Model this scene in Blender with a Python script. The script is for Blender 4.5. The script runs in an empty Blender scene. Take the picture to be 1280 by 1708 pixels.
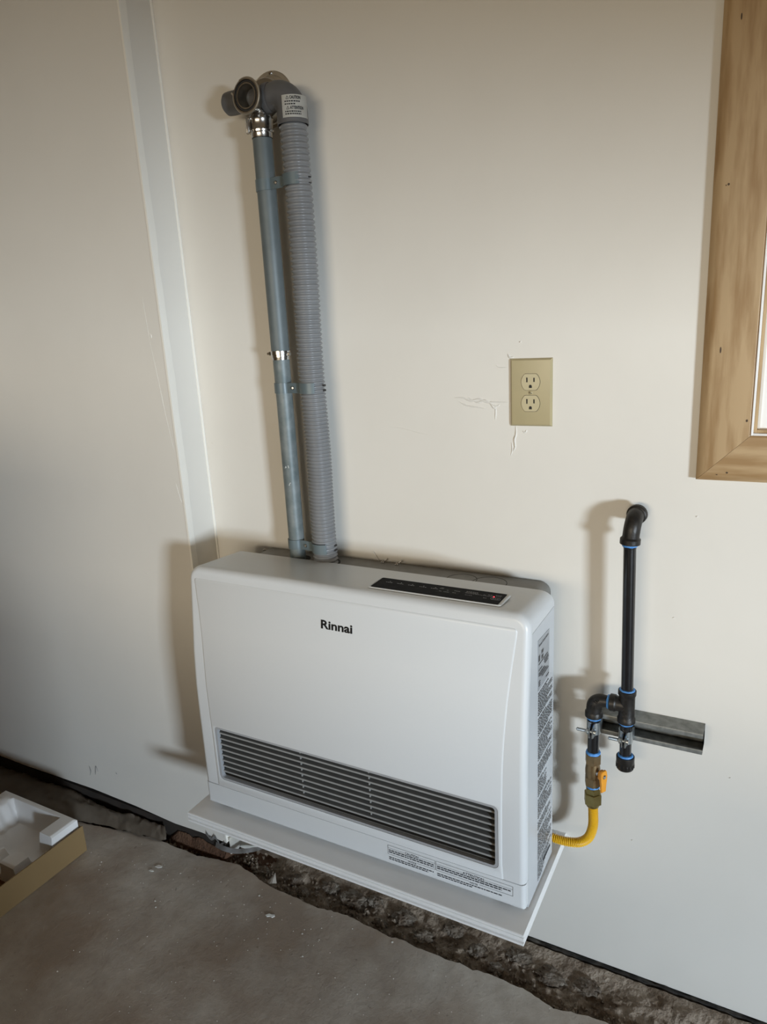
import bpy, bmesh, math, random
from mathutils import Vector, Matrix, noise
C = bpy.context.scene
PI = math.pi
random.seed(7)

# ------------------------------------------------------------------ camera
cam_d = bpy.data.cameras.new('camera'); cam = bpy.data.objects.new('camera', cam_d)
C.collection.objects.link(cam); C.camera = cam
cam_d.sensor_fit = 'VERTICAL'; cam_d.sensor_height = 36.0
cam_d.lens = 1188.574 / 1708 * 36.0
cam_d.clip_start = 0.02
r = Vector((0.878366509, 0.475202853, -0.05152207)); u = Vector((-0.075924374, 0.245129357, 0.966512849)); f = Vector((-0.471919235, 0.845040737, -0.251392897))
M = Matrix(((r.x, u.x, -f.x), (r.y, u.y, -f.y), (r.z, u.z, -f.z))).to_4x4()
M.translation = Vector((0.431258, -1.278964, 1.347943))
cam.matrix_world = M

# ------------------------------------------------------------------ world, lights, exposure
W = bpy.data.worlds.new('sky'); C.world = W; W.use_nodes = True
nt = W.node_tree; bg = nt.nodes['Background']
tc = nt.nodes.new('ShaderNodeTexCoord'); sep = nt.nodes.new('ShaderNodeSeparateXYZ')
rp = nt.nodes.new('ShaderNodeValToRGB')
rp.color_ramp.elements[0].position = 0.48; rp.color_ramp.elements[0].color = (.30, .26, .20, 1)
rp.color_ramp.elements[1].position = 0.52; rp.color_ramp.elements[1].color = (.82, .90, 1.0, 1)
mp = nt.nodes.new('ShaderNodeMapRange'); mp.inputs[1].default_value = -1; mp.inputs[2].default_value = 1
nt.links.new(tc.outputs['Generated'], sep.inputs[0]); nt.links.new(sep.outputs[2], mp.inputs[0])
nt.links.new(mp.outputs[0], rp.inputs[0]); nt.links.new(rp.outputs[0], bg.inputs[0])
bg.inputs[1].default_value = 0.5

def area(name, loc, target, sx, sy, power, col, spread=180):
    d = bpy.data.lights.new(name, 'AREA'); d.shape = 'RECTANGLE'; d.size = sx; d.size_y = sy
    d.energy = power; d.color = col; d.spread = math.radians(spread)
    o = bpy.data.objects.new(name, d); C.collection.objects.link(o)
    o.location = loc
    dr = (Vector(target) - Vector(loc)).normalized()
    o.rotation_euler = dr.to_track_quat('-Z', 'Y').to_euler()
    return o
# daylight entering the open side door (right) and the roller door behind the photographer (left)
area('door_daylight', (4.44, -3.42, 0.80), (-0.3, -0.1, 0.85), 0.66, 0.56, 280, (0.74, 0.87, 1.0))
area('roller_door_daylight', (-0.05, -7.5, 1.40), (-0.2, 0, 1.0), 4.2, 1.0, 205, (1.0, 0.87, 0.67))

C.view_settings.view_transform = 'Standard'; C.view_settings.look = 'None'
C.view_settings.gamma = 1.0; C.view_settings.exposure = 0.0; C.view_settings.use_curve_mapping = False

# ------------------------------------------------------------------ materials
def mat(name, col, rough=.5, metal=0., var=None, vscale=8., vdetail=4., bump=0., bscale=200., bdist=.002, stretch=None, coat=0., spec=.5, vlo=.35, vhi=.65):
    m = bpy.data.materials.new(name); m.use_nodes = True
    n = m.node_tree.nodes; l = m.node_tree.links; b = n['Principled BSDF']
    b.inputs['Base Color'].default_value = (*col, 1); b.inputs['Roughness'].default_value = rough
    b.inputs['Metallic'].default_value = metal; b.inputs['Coat Weight'].default_value = coat
    b.inputs['Specular IOR Level'].default_value = spec
    t = n.new('ShaderNodeTexCoord'); src = t.outputs['Object']
    if stretch:
        mpn = n.new('ShaderNodeMapping'); mpn.inputs['Scale'].default_value = stretch
        l.new(src, mpn.inputs[0]); src = mpn.outputs[0]
    if var:
        nz = n.new('ShaderNodeTexNoise'); nz.inputs['Scale'].default_value = vscale; nz.inputs['Detail'].default_value = vdetail
        l.new(src, nz.inputs['Vector'])
        cr = n.new('ShaderNodeValToRGB'); e = cr.color_ramp.elements
        e[0].position = vlo; e[0].color = (*col, 1); e[1].position = vhi; e[1].color = (*var, 1)
        l.new(nz.outputs['Fac'], cr.inputs[0]); l.new(cr.outputs[0], b.inputs['Base Color'])
    if bump:
        nb = n.new('ShaderNodeTexNoise'); nb.inputs['Scale'].default_value = bscale; nb.inputs['Detail'].default_value = 5
        l.new(src, nb.inputs['Vector'])
        bp = n.new('ShaderNodeBump'); bp.inputs['Strength'].default_value = bump; bp.inputs['Distance'].default_value = bdist
        l.new(nb.outputs['Fac'], bp.inputs['Height']); l.new(bp.outputs[0], b.inputs['Normal'])
    return m
def emit(name, col, s):
    m = bpy.data.materials.new(name); m.use_nodes = True; b = m.node_tree.nodes['Principled BSDF']
    b.inputs['Base Color'].default_value = (*col, 1); b.inputs['Emission Color'].default_value = (*col, 1); b.inputs['Emission Strength'].default_value = s
    return m

paint = mat('wall_paint', (.72, .69, .63), .42, var=(.745, .715, .655), vscale=3, bump=.25, bscale=9, bdist=.004)
paint_raw = mat('joint_compound', (.83, .80, .73), .55, bump=.3, bscale=40, bdist=.002)
ceil_m = mat('ceiling_paint', (.80, .70, .56), .8, bump=.2, bscale=30)
rightwall = mat('pale_side_wall', (.66, .56, .43), .7, var=(.62, .52, .40), vscale=3, bump=.2, bscale=30)
otherwall = mat('plywood_wall', (.52, .44, .33), .7, var=(.48, .40, .30), vscale=3, bump=.2, bscale=30)
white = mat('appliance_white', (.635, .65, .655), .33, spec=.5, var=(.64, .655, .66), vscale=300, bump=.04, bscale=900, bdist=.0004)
white_shaded = mat('appliance_white_shaded', (.53, .55, .565), .32, spec=.35, bump=.04, bscale=900, bdist=.0004)  # darkened copy of the case white; the sides' shade is in the colour
greybox = mat('zinc_grey_box', (.20, .19, .17), .55, metal=.25, var=(.23, .22, .20), vscale=40)
black = mat('print_black', (.012, .012, .014), .5, var=(.016, .016, .018), vscale=50)
gloss_black = mat('glossy_black_panel', (.004, .004, .005), .6, spec=.06, var=(.010, .010, .011), vscale=50)
dkgrey = mat('charcoal_interior', (.028, .028, .027), .6, var=(.036, .036, .034), vscale=30)
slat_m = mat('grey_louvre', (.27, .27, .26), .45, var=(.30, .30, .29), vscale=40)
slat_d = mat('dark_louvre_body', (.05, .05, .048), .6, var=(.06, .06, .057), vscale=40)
gframe_m = mat('grey_grille_frame', (.33, .335, .345), .4, var=(.36, .365, .37), vscale=30)
ledge_m = mat('brown_grey_ledge', (.085, .08, .07), .5, var=(.10, .095, .085), vscale=30)
print_grey = mat('print_grey', (.035, .038, .045), .6, var=(.045, .048, .055), vscale=100)
plate_m = mat('rating_plate_grey', (.36, .38, .40), .4, metal=.2, var=(.40, .42, .44), vscale=30)
panel_print = mat('panel_print_grey', (.22, .23, .24), .5, var=(.34, .34, .35), vscale=80)
led = emit('red_led', (1, .05, .08), 2.5)
shelf_m = mat('shelf_white', (.80, .79, .77), .4, var=(.82, .81, .79), vscale=20, bump=.05, bscale=200, bdist=.0005)
exh_m = mat('grey_blue_pipe', (.115, .138, .142), .5, metal=.15, var=(.14, .163, .166), vscale=22, bump=.08, bscale=120, bdist=.001)
exh_m2 = mat('weathered_zinc_pipe', (.115, .145, .150), .5, metal=.2, var=(.20, .225, .225), vscale=34, vdetail=6, bump=.1, bscale=140, bdist=.001)
hose_m = mat('grey_plastic_hose', (.195, .200, .206), .32, var=(.215, .220, .226), vscale=20)
elbow_m = mat('dark_grey_plastic', (.105, .105, .108), .5, var=(.12, .12, .122), vscale=20, bump=.05, bscale=300)
clip_m = mat('grey_blue_clip', (.115, .15, .162), .4, metal=.1, var=(.13, .165, .178), vscale=30)
steel = mat('stainless_steel', (.50, .48, .45), .22, metal=1., var=(.58, .56, .53), vscale=30)
steel_dk = mat('dull_steel', (.34, .31, .27), .35, metal=1., var=(.42, .39, .34), vscale=25)
flange_m = mat('brushed_flange', (.42, .38, .31), .4, metal=.8, var=(.50, .45, .37), vscale=30)
rubber = mat('black_rubber', (.015, .015, .015), .6, var=(.02, .02, .02), vscale=30)
label_m = mat('white_label', (.78, .77, .72), .5, var=(.80, .79, .75), vscale=40)
pipe_blk = mat('black_lacquer_pipe', (.006, .006, .007), .25, var=(.010, .010, .011), vscale=60, coat=.3, bump=.05, bscale=90)
iron = mat('malleable_iron', (.022, .020, .018), .42, metal=.5, var=(.035, .031, .027), vscale=60, bump=.35, bscale=260, bdist=.0012)
blue = mat('blue_thread_seal', (.055, .24, .62), .5, var=(.12, .34, .72), vscale=160, bump=.5, bscale=300)
brass = mat('aged_brass', (.235, .165, .085), .38, metal=.85, var=(.30, .21, .11), vscale=60, bump=.15, bscale=260, bdist=.0008)
brass2 = mat('olive_brass', (.26, .205, .075), .32, metal=.9, var=(.32, .255, .10), vscale=60)
orange = mat('orange_handle', (.72, .285, .012), .4, var=(.78, .32, .02), vscale=60)
yellow = mat('yellow_coating', (.72, .40, .012), .3, var=(.76, .44, .02), vscale=80, coat=.2)
galv = mat('galvanised_strut', (.16, .165, .158), .4, metal=.35, var=(.27, .28, .265), vscale=70, vdetail=6, bump=.15, bscale=200, bdist=.0006)
zinc = mat('bright_zinc', (.42, .46, .47), .3, metal=.9, var=(.52, .55, .56), vscale=60)
ivory = mat('ivory_plastic', (.41, .345, .195), .32, var=(.425, .355, .20), vscale=30)
ivory2 = mat('ivory_receptacle', (.50, .43, .26), .35, var=(.52, .445, .27), vscale=30)
gap_m = mat('dark_gap', (.02, .018, .015), .8, var=(.03, .026, .02), vscale=30)
pine = mat('clear_pine', (.47, .325, .175), .48, var=(.33, .20, .088), vscale=9, vdetail=7, stretch=(6, 6, .7), bump=.05, bscale=30, vlo=.44, vhi=.64)
pine_h = mat('clear_pine_level', (.47, .325, .175), .48, var=(.33, .20, .088), vscale=9, vdetail=7, stretch=(.7, 6, 6), bump=.05, bscale=30, vlo=.44, vhi=.64)
knot = mat('dark_knot', (.05, .028, .015), .6, var=(.07, .04, .02), vscale=60)
vinyl = mat('white_vinyl', (.93, .92, .90), .35, var=(.94, .93, .91), vscale=20)
cardboard = mat('brown_cardboard', (.25, .165, .072), .75, var=(.23, .15, .064), vscale=6, bump=.08, bscale=60)
cardboard_in = mat('inner_cardboard', (.16, .075, .028), .8, var=(.14, .065, .024), vscale=6)
foam = mat('white_polystyrene', (.80, .795, .785), .6, var=(.84, .835, .825), vscale=18, bump=.25, bscale=350, bdist=.001)
soil = mat('loose_soil', (.135, .095, .062), .95, var=(.36, .295, .23), vscale=15, vdetail=10, bump=1., bscale=150, bdist=.006, vlo=.34, vhi=.64)
stone_m = mat('grey_rubble', (.215, .185, .15), .95, var=(.10, .07, .046), vscale=30, vdetail=10, bump=1., bscale=130, bdist=.006, vlo=.36, vhi=.62)
red_soil = mat('reddish_soil', (.085, .040, .020), .95, var=(.12, .065, .036), vscale=15, vdetail=10, bump=1., bscale=150, bdist=.006, vlo=.34, vhi=.64)
sheet_m = mat('brown_grey_sheet', (.30, .255, .205), .5, var=(.20, .16, .12), vscale=9, bump=.2, bscale=40, bdist=.003)
torn = mat('torn_paper', (.34, .33, .32), .8, var=(.16, .14, .12), vscale=30)
brick_dark = mat('dark_outside_wall', (.055, .025, .018), .85, var=(.04, .02, .016), vscale=14, bump=.3, bscale=30)

# concrete slab: grey with brown stains, light scuffs and pitted relief
concrete = bpy.data.materials.new('concrete'); concrete.use_nodes = True
n = concrete.node_tree.nodes; l = concrete.node_tree.links; b = n['Principled BSDF']
t = n.new('ShaderNodeTexCoord')
def NZ(sc, det=5, rg=.55):
    q = n.new('ShaderNodeTexNoise'); q.inputs['Scale'].default_value = sc; q.inputs['Detail'].default_value = det; q.inputs['Roughness'].default_value = rg
    l.new(t.outputs['Object'], q.inputs['Vector']); return q
def RAMP(src, stops):
    q = n.new('ShaderNodeValToRGB'); e = q.color_ramp.elements
    e[0].position, e[0].color = stops[0][0], (*stops[0][1], 1); e[1].position, e[1].color = stops[1][0], (*stops[1][1], 1)
    for p, c in stops[2:]:
        k = e.new(p); k.color = (*c, 1)
    l.new(src, q.inputs[0]); return q
def MIX(fac, a, c):
    q = n.new('ShaderNodeMix'); q.data_type = 'RGBA'
    l.new(fac, q.inputs[0])
    for s, i in ((a, 6), (c, 7)):
        if isinstance(s, tuple): q.inputs[i].default_value = (*s, 1)
        else: l.new(s, q.inputs[i])
    return q
base = RAMP(NZ(2.6, 7).outputs['Fac'], [(.40, (.335, .262, .20)), (.60, (.54, .495, .435))])
mid = RAMP(NZ(13, 8, .65).outputs['Fac'], [(.40, (0, 0, 0)), (.72, (.55, .55, .55))])
m1 = MIX(mid.outputs[0], base.outputs[0], (.27, .22, .175))
sp = RAMP(NZ(85, 3).outputs['Fac'], [(.66, (0, 0, 0)), (.74, (.5, .5, .5))])
m2 = MIX(sp.outputs[0], m1.outputs[2], (.33, .30, .27))
sd = RAMP(NZ(60, 2).outputs['Fac'], [(.24, (.4, .4, .4)), (.30, (0, 0, 0))])
m3 = MIX(sd.outputs[0], m2.outputs[2], (.07, .05, .04))
l.new(m3.outputs[2], b.inputs['Base Color']); b.inputs['Roughness'].default_value = .72
bp = n.new('ShaderNodeBump'); bp.inputs['Strength'].default_value = .6; bp.inputs['Distance'].default_value = .005
l.new(NZ(38, 8, .7).outputs['Fac'], bp.inputs['Height']); l.new(bp.outputs[0], b.inputs['Normal'])

glass = bpy.data.materials.new('window_glass'); glass.use_nodes = True
gn = glass.node_tree.nodes; gl = glass.node_tree.links; gn.remove(gn['Principled BSDF'])
gt = gn.new('ShaderNodeBsdfTransparent'); gg = gn.new('ShaderNodeBsdfGlossy'); gm = gn.new('ShaderNodeMixShader'); gf = gn.new('ShaderNodeFresnel')
gg.inputs['Roughness'].default_value = 0.0; gt.inputs[0].default_value = (.94, .96, .95, 1)
gl.new(gf.outputs[0], gm.inputs[0]); gl.new(gt.outputs[0], gm.inputs[1]); gl.new(gg.outputs[0], gm.inputs[2]); gl.new(gm.outputs[0], gn['Material Output'].inputs[0])

# ------------------------------------------------------------------ object helpers
def obj(name, bm, m, parent=None, smooth=True, angle=35):
    bmesh.ops.recalc_face_normals(bm, faces=bm.faces)
    me = bpy.data.meshes.new(name); bm.to_mesh(me); bm.free()
    for mm in (m if isinstance(m, (list, tuple)) else [m]): me.materials.append(mm)
    if smooth:
        me.shade_smooth()
        me.set_sharp_from_angle(angle=math.radians(angle))
    o = bpy.data.objects.new(name, me); C.collection.objects.link(o)
    if parent: 
        o.parent = parent
        pw = Vector((0, 0, 0)); q = parent
        while q: pw += q.location; q = q.parent
        o.location = -pw                        # vertices stay in room coordinates
    return o
def tag(o, label=None, cat=None, group=None, kind=None):
    if label: o['label'] = label
    if cat: o['category'] = cat
    if group: o['group'] = group
    if kind: o['kind'] = kind
    return o
def thing(name, label, cat, loc, group=None):
    o = bpy.data.objects.new(name, None); C.collection.objects.link(o); o.location = loc; o.empty_display_size = .05
    return tag(o, label, cat, group)
def BM(): return bmesh.new()
def box(bm, x0, x1, y0, y1, z0, z1, bev=0., seg=2):
    t = bmesh.new()
    vs = [t.verts.new((x, y, z)) for x in (x0, x1) for y in (y0, y1) for z in (z0, z1)]
    for fc in ((0, 1, 3, 2), (4, 6, 7, 5), (0, 4, 5, 1), (2, 3, 7, 6), (0, 2, 6, 4), (1, 5, 7, 3)): t.faces.new([vs[i] for i in fc])
    if bev: bmesh.ops.bevel(t, geom=t.edges[:], offset=bev, segments=seg, profile=.5, affect='EDGES')
    join(bm, t); return bm
def join(bm, t, mtx=None):
    mp = {}
    for v in t.verts: mp[v] = bm.verts.new(mtx @ v.co if mtx else v.co)
    for fc in t.faces:
        try:
            nf = bm.faces.new([mp[v] for v in fc.verts]); nf.material_index = fc.material_index
        except ValueError: pass
    t.free()
def frame_of(d, ref=None):
    d = Vector(d).normalized()
    a = Vector(ref) if ref else (Vector((0, 0, 1)) if abs(d.z) < .9 else Vector((0, 1, 0)))
    x = a.cross(d).normalized(); y = d.cross(x)
    return x, y, d
def rings(bm, rs, closed=True, cap=True, loop=False):
    L = [[bm.verts.new(p) for p in ring] for ring in rs]
    nn = len(L[0]); cnt = len(L) if loop else len(L) - 1
    for i in range(cnt):
        a, c = L[i], L[(i + 1) % len(L)]
        for k in range(nn if closed else nn - 1):
            bm.faces.new((a[k], a[(k + 1) % nn], c[(k + 1) % nn], c[k]))
    if cap and not loop:
        bm.faces.new(L[0]); bm.faces.new(L[-1])
    return L
def lathe(bm, o, d, prof, seg=28, cap=True, ref=None, loop=False):
    o = Vector(o); x, y, d = frame_of(d, ref)
    rs = []
    for (s, rr) in prof:
        rr = max(rr, 1e-5)
        rs.append([o + d * s + (x * math.cos(2 * PI * k / seg) + y * math.sin(2 * PI * k / seg)) * rr for k in range(seg)])
    rings(bm, rs, cap=cap, loop=loop); return bm
def smooth_path(pts, nseg=10):
    P = [Vector(p) for p in pts]; out = []
    for i in range(len(P) - 1):
        p0 = P[max(i - 1, 0)]; p1 = P[i]; p2 = P[i + 1]; p3 = P[min(i + 2, len(P) - 1)]
        for k in range(nseg):
            t = k / nseg
            out.append(.5 * ((2 * p1) + (-p0 + p2) * t + (2 * p0 - 5 * p1 + 4 * p2 - p3) * t * t + (-p0 + 3 * p1 - 3 * p2 + p3) * t ** 3))
    out.append(P[-1]); return out
def tube(bm, path, rad, seg=20, cap=True, ref=(0, 1, 0)):
    P = [Vector(p) for p in path]; rs = []; N = len(P)
    x = None
    for i, p in enumerate(P):
        d = (P[min(i + 1, N - 1)] - P[max(i - 1, 0)]).normalized()
        if x is None: x, y, _ = frame_of(d, ref if abs(d.dot(Vector(ref))) < .95 else None)
        x = (x - d * x.dot(d)).normalized(); y = d.cross(x)
        rr = rad(i / (N - 1)) if callable(rad) else (rad[i] if isinstance(rad, (list, tuple)) else rad)
        rs.append([p + (x * math.cos(2 * PI * k / seg) + y * math.sin(2 * PI * k / seg)) * rr for k in range(seg)])
    rings(bm, rs, cap=cap); return bm
def arc_path(c, a, bdir, R, t0, t1, nn=10):
    c, a, bdir = Vector(c), Vector(a), Vector(bdir)
    return [c + (a * math.cos(t0 + (t1 - t0) * i / nn) + bdir * math.sin(t0 + (t1 - t0) * i / nn)) * R for i in range(nn + 1)]
def prism(bm, poly, mapf, d):
    """poly 2-D points; mapf(u,v)->Vector ; d thickness vector"""
    d = Vector(d)
    a = [bm.verts.new(mapf(*p)) for p in poly]; c = [bm.verts.new(mapf(*p) + d) for p in poly]
    bm.faces.new(a); bm.faces.new(c[::-1]); nn = len(a)
    for i in range(nn): bm.faces.new((a[i], c[i], c[(i + 1) % nn], a[(i + 1) % nn]))
    return bm
def rrect(u0, u1, v0, v1, rad, seg=5):
    out = []
    for cx, cy, t0 in ((u1 - rad, v1 - rad, 0), (u0 + rad, v1 - rad, PI / 2), (u0 + rad, v0 + rad, PI), (u1 - rad, v0 + rad, 1.5 * PI)):
        for k in range(seg + 1):
            t = t0 + PI / 2 * k / seg; out.append((cx + rad * math.cos(t), cy + rad * math.sin(t)))
    return out
def frame_ring(bm, outer, inner, mapf, d):
    d = Vector(d); nn = len(outer)
    A = [bm.verts.new(mapf(*p)) for p in outer]; B = [bm.verts.new(mapf(*p)) for p in inner]
    A2 = [bm.verts.new(mapf(*p) + d) for p in outer]; B2 = [bm.verts.new(mapf(*p) + d) for p in inner]
    for i in range(nn):
        j = (i + 1) % nn
        bm.faces.new((A[i], A[j], B[j], B[i])); bm.faces.new((A2[i], B2[i], B2[j], A2[j]))
        bm.faces.new((A[i], A2[i], A2[j], A[j])); bm.faces.new((B[i], B[j], B2[j], B2[i]))
    return bm
def hexa(bm, o, d, r0, h, ch=.0012, seg=6, ref=None):
    return lathe(bm, o, d, [(0, r0 - ch), (ch, r0), (h - ch, r0), (h, r0 - ch)], seg=seg, ref=ref)
def text_geo(body, size, offset=0., extrude=.0, spacing=1.0):
    cu = bpy.data.curves.new('tmp_text', 'FONT'); cu.body = body; cu.size = size; cu.offset = offset; cu.extrude = extrude
    cu.align_x = 'LEFT'; cu.resolution_u = 4; cu.space_character = spacing
    o = bpy.data.objects.new('tmp_text', cu); C.collection.objects.link(o)
    dg = bpy.context.evaluated_depsgraph_get(); ev = o.evaluated_get(dg); me = ev.to_mesh()
    V = [v.co.copy() for v in me.vertices]; Fc = [tuple(p.vertices) for p in me.polygons]
    ev.to_mesh_clear(); bpy.data.objects.remove(o); bpy.data.curves.remove(cu)
    return V, Fc
def put_text(bm, body, size, mapf, width=None, offset=0., cx=None):
    V, Fc = text_geo(body, size, offset)
    x0 = min(v.x for v in V); x1 = max(v.x for v in V)
    s = (width / (x1 - x0)) if width else 1.
    sh = -(x0 + x1) / 2 if cx else -x0
    vs = [bm.verts.new(mapf((v.x + sh) * s, v.y)) for v in V]
    for fc in Fc:
        try: bm.faces.new([vs[i] for i in fc])
        except ValueError: pass
def greek(bm, mapf, u0, u1, v, h, rnd, word=(.002, .007), gap=.0012):
    """one line of print too small to read: word-length dashes"""
    x = u0
    while x < u1 - .0008:
        w = min(rnd.uniform(*word), u1 - x)
        q = [bm.verts.new(mapf(*p)) for p in ((x, v), (x + w, v), (x + w, v + h), (x, v + h))]
        bm.faces.new(q); x += w + gap
def boolean_cut(o, cutter):
    md = o.modifiers.new('cut', 'BOOLEAN'); md.operation = 'DIFFERENCE'; md.object = cutter; md.solver = 'EXACT'
    dg = bpy.context.evaluated_depsgraph_get(); dg.update()
    me = bpy.data.meshes.new_from_object(o.evaluated_get(dg)); o.modifiers.clear()
    old = o.data; o.data = me; bpy.data.meshes.remove(old)
    me.shade_smooth(); me.set_sharp_from_angle(angle=math.radians(35))
def struct(name, bm, m, label=None, parent=None, smooth=False):
    o = obj(name, bm, m, parent, smooth)
    if not parent: o['kind'] = 'structure'
    if label: o['label'] = label
    return o
def interp(x, xs, ys):
    if x <= xs[0]: return ys[0]
    for i in range(len(xs) - 1):
        if x <= xs[i + 1]:
            t = (x - xs[i]) / (xs[i + 1] - xs[i]); return ys[i] + t * (ys[i + 1] - ys[i])
    return ys[-1]
def fbm(x, y, z=0., o=4):
    return noise.fractal(Vector((x, y, z)), 1.0, 2.0, o)

# ================================================================== THE ROOM
# rear wall (recessed bay with the heater), with the window opening
WX0, WX1, WZ0, WZ1 = .4125, 1.31, 1.158, 2.20
XC = -.7605                                      # where the furred-out left wall ends
bm = BM()
xs = [XC - .05, WX0, WX1, 2.25]; zs = [.004, WZ0, WZ1, 2.6]
for i in range(3):
    for k in range(3):
        if i == 1 and k == 1: continue
        box(bm, xs[i], xs[i + 1], 0, .115, zs[k], zs[k + 1])
bmesh.ops.remove_doubles(bm, verts=bm.verts, dist=1e-5)
wall = struct('wall_rear', bm, paint, 'painted recessed wall behind the heater')
# furred-out wall, its right end leaning very slightly as in the photograph
bm = BM()
pl = [(-3.05, .046), (-1.6, .044), (-1.28, .053), (-1.1, .049), (-.95, .040), (-.85, .044), (XC - .004, .040), (XC, .86), (XC - .004, 1.4), (XC - .015, 2.6), (-3.05, 2.6)]
prism(bm, pl, lambda a, c: Vector((a, -.09, c)), (0, .0899, 0))
wl_left = struct('wall_rear_left', bm, paint, 'painted left wall standing proud of the heater bay')
bm = BM(); box(bm, -3.04, XC - .012, -.0880, -.0300, -.10, .0395); obj('sill_shade_block', bm, mat('painted_gap_shade', (.022, .017, .013), .85, var=(.035, .026, .02), vscale=20), wl_left, False)  # near-black block standing in for the shade under the wall
# bead of bare joint compound down the outside corner, caulk down the inside corner
bm = BM(); L = []
for i in range(90):
    z = .055 + 2.5 * i / 89
    xr = interp(z, [0, .86, 1.4, 2.6], [XC - .004, XC, XC - .004, XC - .015])
    w = .017 + .005 * fbm(z * 6, 3.1) + (.006 if 1.0 < z < 1.3 else 0) * abs(fbm(z * 14, 8))
    L.append([bm.verts.new(p) for p in ((xr - .004, -.0915, z), (xr + .0012 + .0006 * fbm(z * 30, 1), -.0915, z), (xr + .0016, -.089 + w * .5, z), (xr + .0009 + .0005 * fbm(z * 40, 5), -.09 + w, z), (xr - .003, -.09 + w + .001, z))])
for i in range(89):
    for k in range(4): bm.faces.new((L[i][k], L[i][k + 1], L[i + 1][k + 1], L[i + 1][k]))
trim1 = struct('trim_1', bm, paint_raw, 'bare white corner bead down the edge of the left wall', smooth=True)
bm = BM()
path = []
for i in range(60):
    z = .30 + 2.28 * i / 59
    xr = interp(z, [0, .86, 1.4, 2.6], [XC - .004, XC, XC - .004, XC - .015])
    path.append((xr + .0006, -.0008, z))
tube(bm, path, lambda t: .0034 + .0007 * fbm(t * 40, 2), 8)
struct('trim_2', bm, paint_raw, 'bead of caulk down the inside corner of the bay', smooth=True)

# paint ridges, patches and hairlines on the walls
def ridge(pts, y, w, h, m=paint, name='paint_ridge'):
    bm = BM(); P = smooth_path([(p[0], 0, p[1]) for p in pts], 6); N = len(P); L = []
    for i, p in enumerate(P):
        d = (P[min(i + 1, N - 1)] - P[max(i - 1, 0)]).normalized(); nx = Vector((-d.z, 0, d.x))
        h_ = h * 1.7; tpr = math.sin(PI * (i + .3) / (N - .4)) ** .5
        ww = w * tpr * (.7 + .6 * abs(fbm(p.x * 90, p.z * 90, 1))); hh = h_ * tpr * (.7 + .6 * abs(fbm(p.x * 70, p.z * 70, 4)))
        L.append([bm.verts.new(Vector((q.x, y - hy, q.z))) for q, hy in ((p - nx * ww, -.0004), (p - nx * ww * .4, hh * .8), (p + nx * ww * .3, hh), (p + nx * ww, -.0004))])
    for i in range(N - 1):
        for k in range(3): bm.faces.new((L[i][k], L[i][k + 1], L[i + 1][k + 1], L[i + 1][k]))
    par = wl_left if y < -.05 else wall
    return obj(name, bm, m, par)
ridge([(-.1135, 1.2085), (-.095, 1.208), (-.08, 1.203), (-.062, 1.205), (-.045, 1.2), (-.028, 1.2), (-.004, 1.2)], 0, .0035, .0011)
ridge([(-.105, 1.2015), (-.088, 1.194), (-.07, 1.191), (-.05, 1.188)], 0, .0022, .0009)
ridge([(-.085, 1.209), (-.066, 1.2), (-.05, 1.203), (-.03, 1.193), (-.022, 1.196)], 0, .003, .0013)
ridge([(-.031, 1.196), (-.03, 1.183), (-.031, 1.167)], 0, .0022, .0008)
ridge([(-.04, 1.198), (-.034, 1.19), (-.028, 1.187)], 0, .003, .0012)
ridge([(.009, 1.157), (.0095, 1.142), (.0065, 1.13), (.0075, 1.117), (.003, 1.108)], 0, .0028, .0016)
ridge([(.0005, 1.125), (.002, 1.112), (-.001, 1.1)], 0, .0018, .0010)
ridge([(.022, 1.147), (.027, 1.145), (.03, 1.149)], 0, .0026, .0009)
ridge([(-.0285, 1.2685), (-.022, 1.264), (-.006, 1.2636)], 0, .0012, .0007)
ridge([(-.006, 1.289), (-.001, 1.2815), (.006, 1.283)], 0, .0022, .0011)
ridge([(.0165, 1.309), (.0185, 1.3085), (.0195, 1.31)], 0, .0014, .0012)
ridge([(-.2584, 1.1482), (-.24, 1.148), (-.22, 1.145), (-.19, 1.138), (-.1712, 1.1355)], 0, .0009, .0005)
ridge([(-.49, 1.15), (-.53, 1.152), (-.57, 1.149)], 0, .0008, .0004)
ridge([(-.8063, 1.3423), (-.796, 1.26), (-.787, 1.18), (-.7751, 1.0998)], -.09, .0008, .0004)
ridge([(-.812, 1.44), (-.809, 1.39), (-.806, 1.345)], -.09, .0007, .0003)
ridge([(-.782, 1.02), (-.776, .99), (-.7715, .975)], -.09, .0012, .0005)
ridge([(-.803, 1.36), (-.8, 1.355), (-.801, 1.35)], -.09, .002, .001)
for i, (px, pz, py) in enumerate([(.328, 1.007, 0), (.3, .817, 0), (-.92, .78, -.09), (-.885, .90, -.09), (-1.0, 1.02, -.09), (.245, .33, 0), (-.74, 1.1, 0), (.41, .52, 0)]):
    ridge([(px - .0015, pz), (px, pz + .0006), (px + .0015, pz + .0014)], py, .0013, .0010)
# scuffs on the left wall low down
for pts in ([(-1.283, .098), (-1.277, .115), (-1.280, .132)], [(-1.258, .108), (-1.254, .124), (-1.249, .139), (-1.2435, .122)], [(-1.165, .141), (-1.161, .137)]):
    ridge(pts, -.0902, .0028, .0006, torn, 'scuff')

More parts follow.
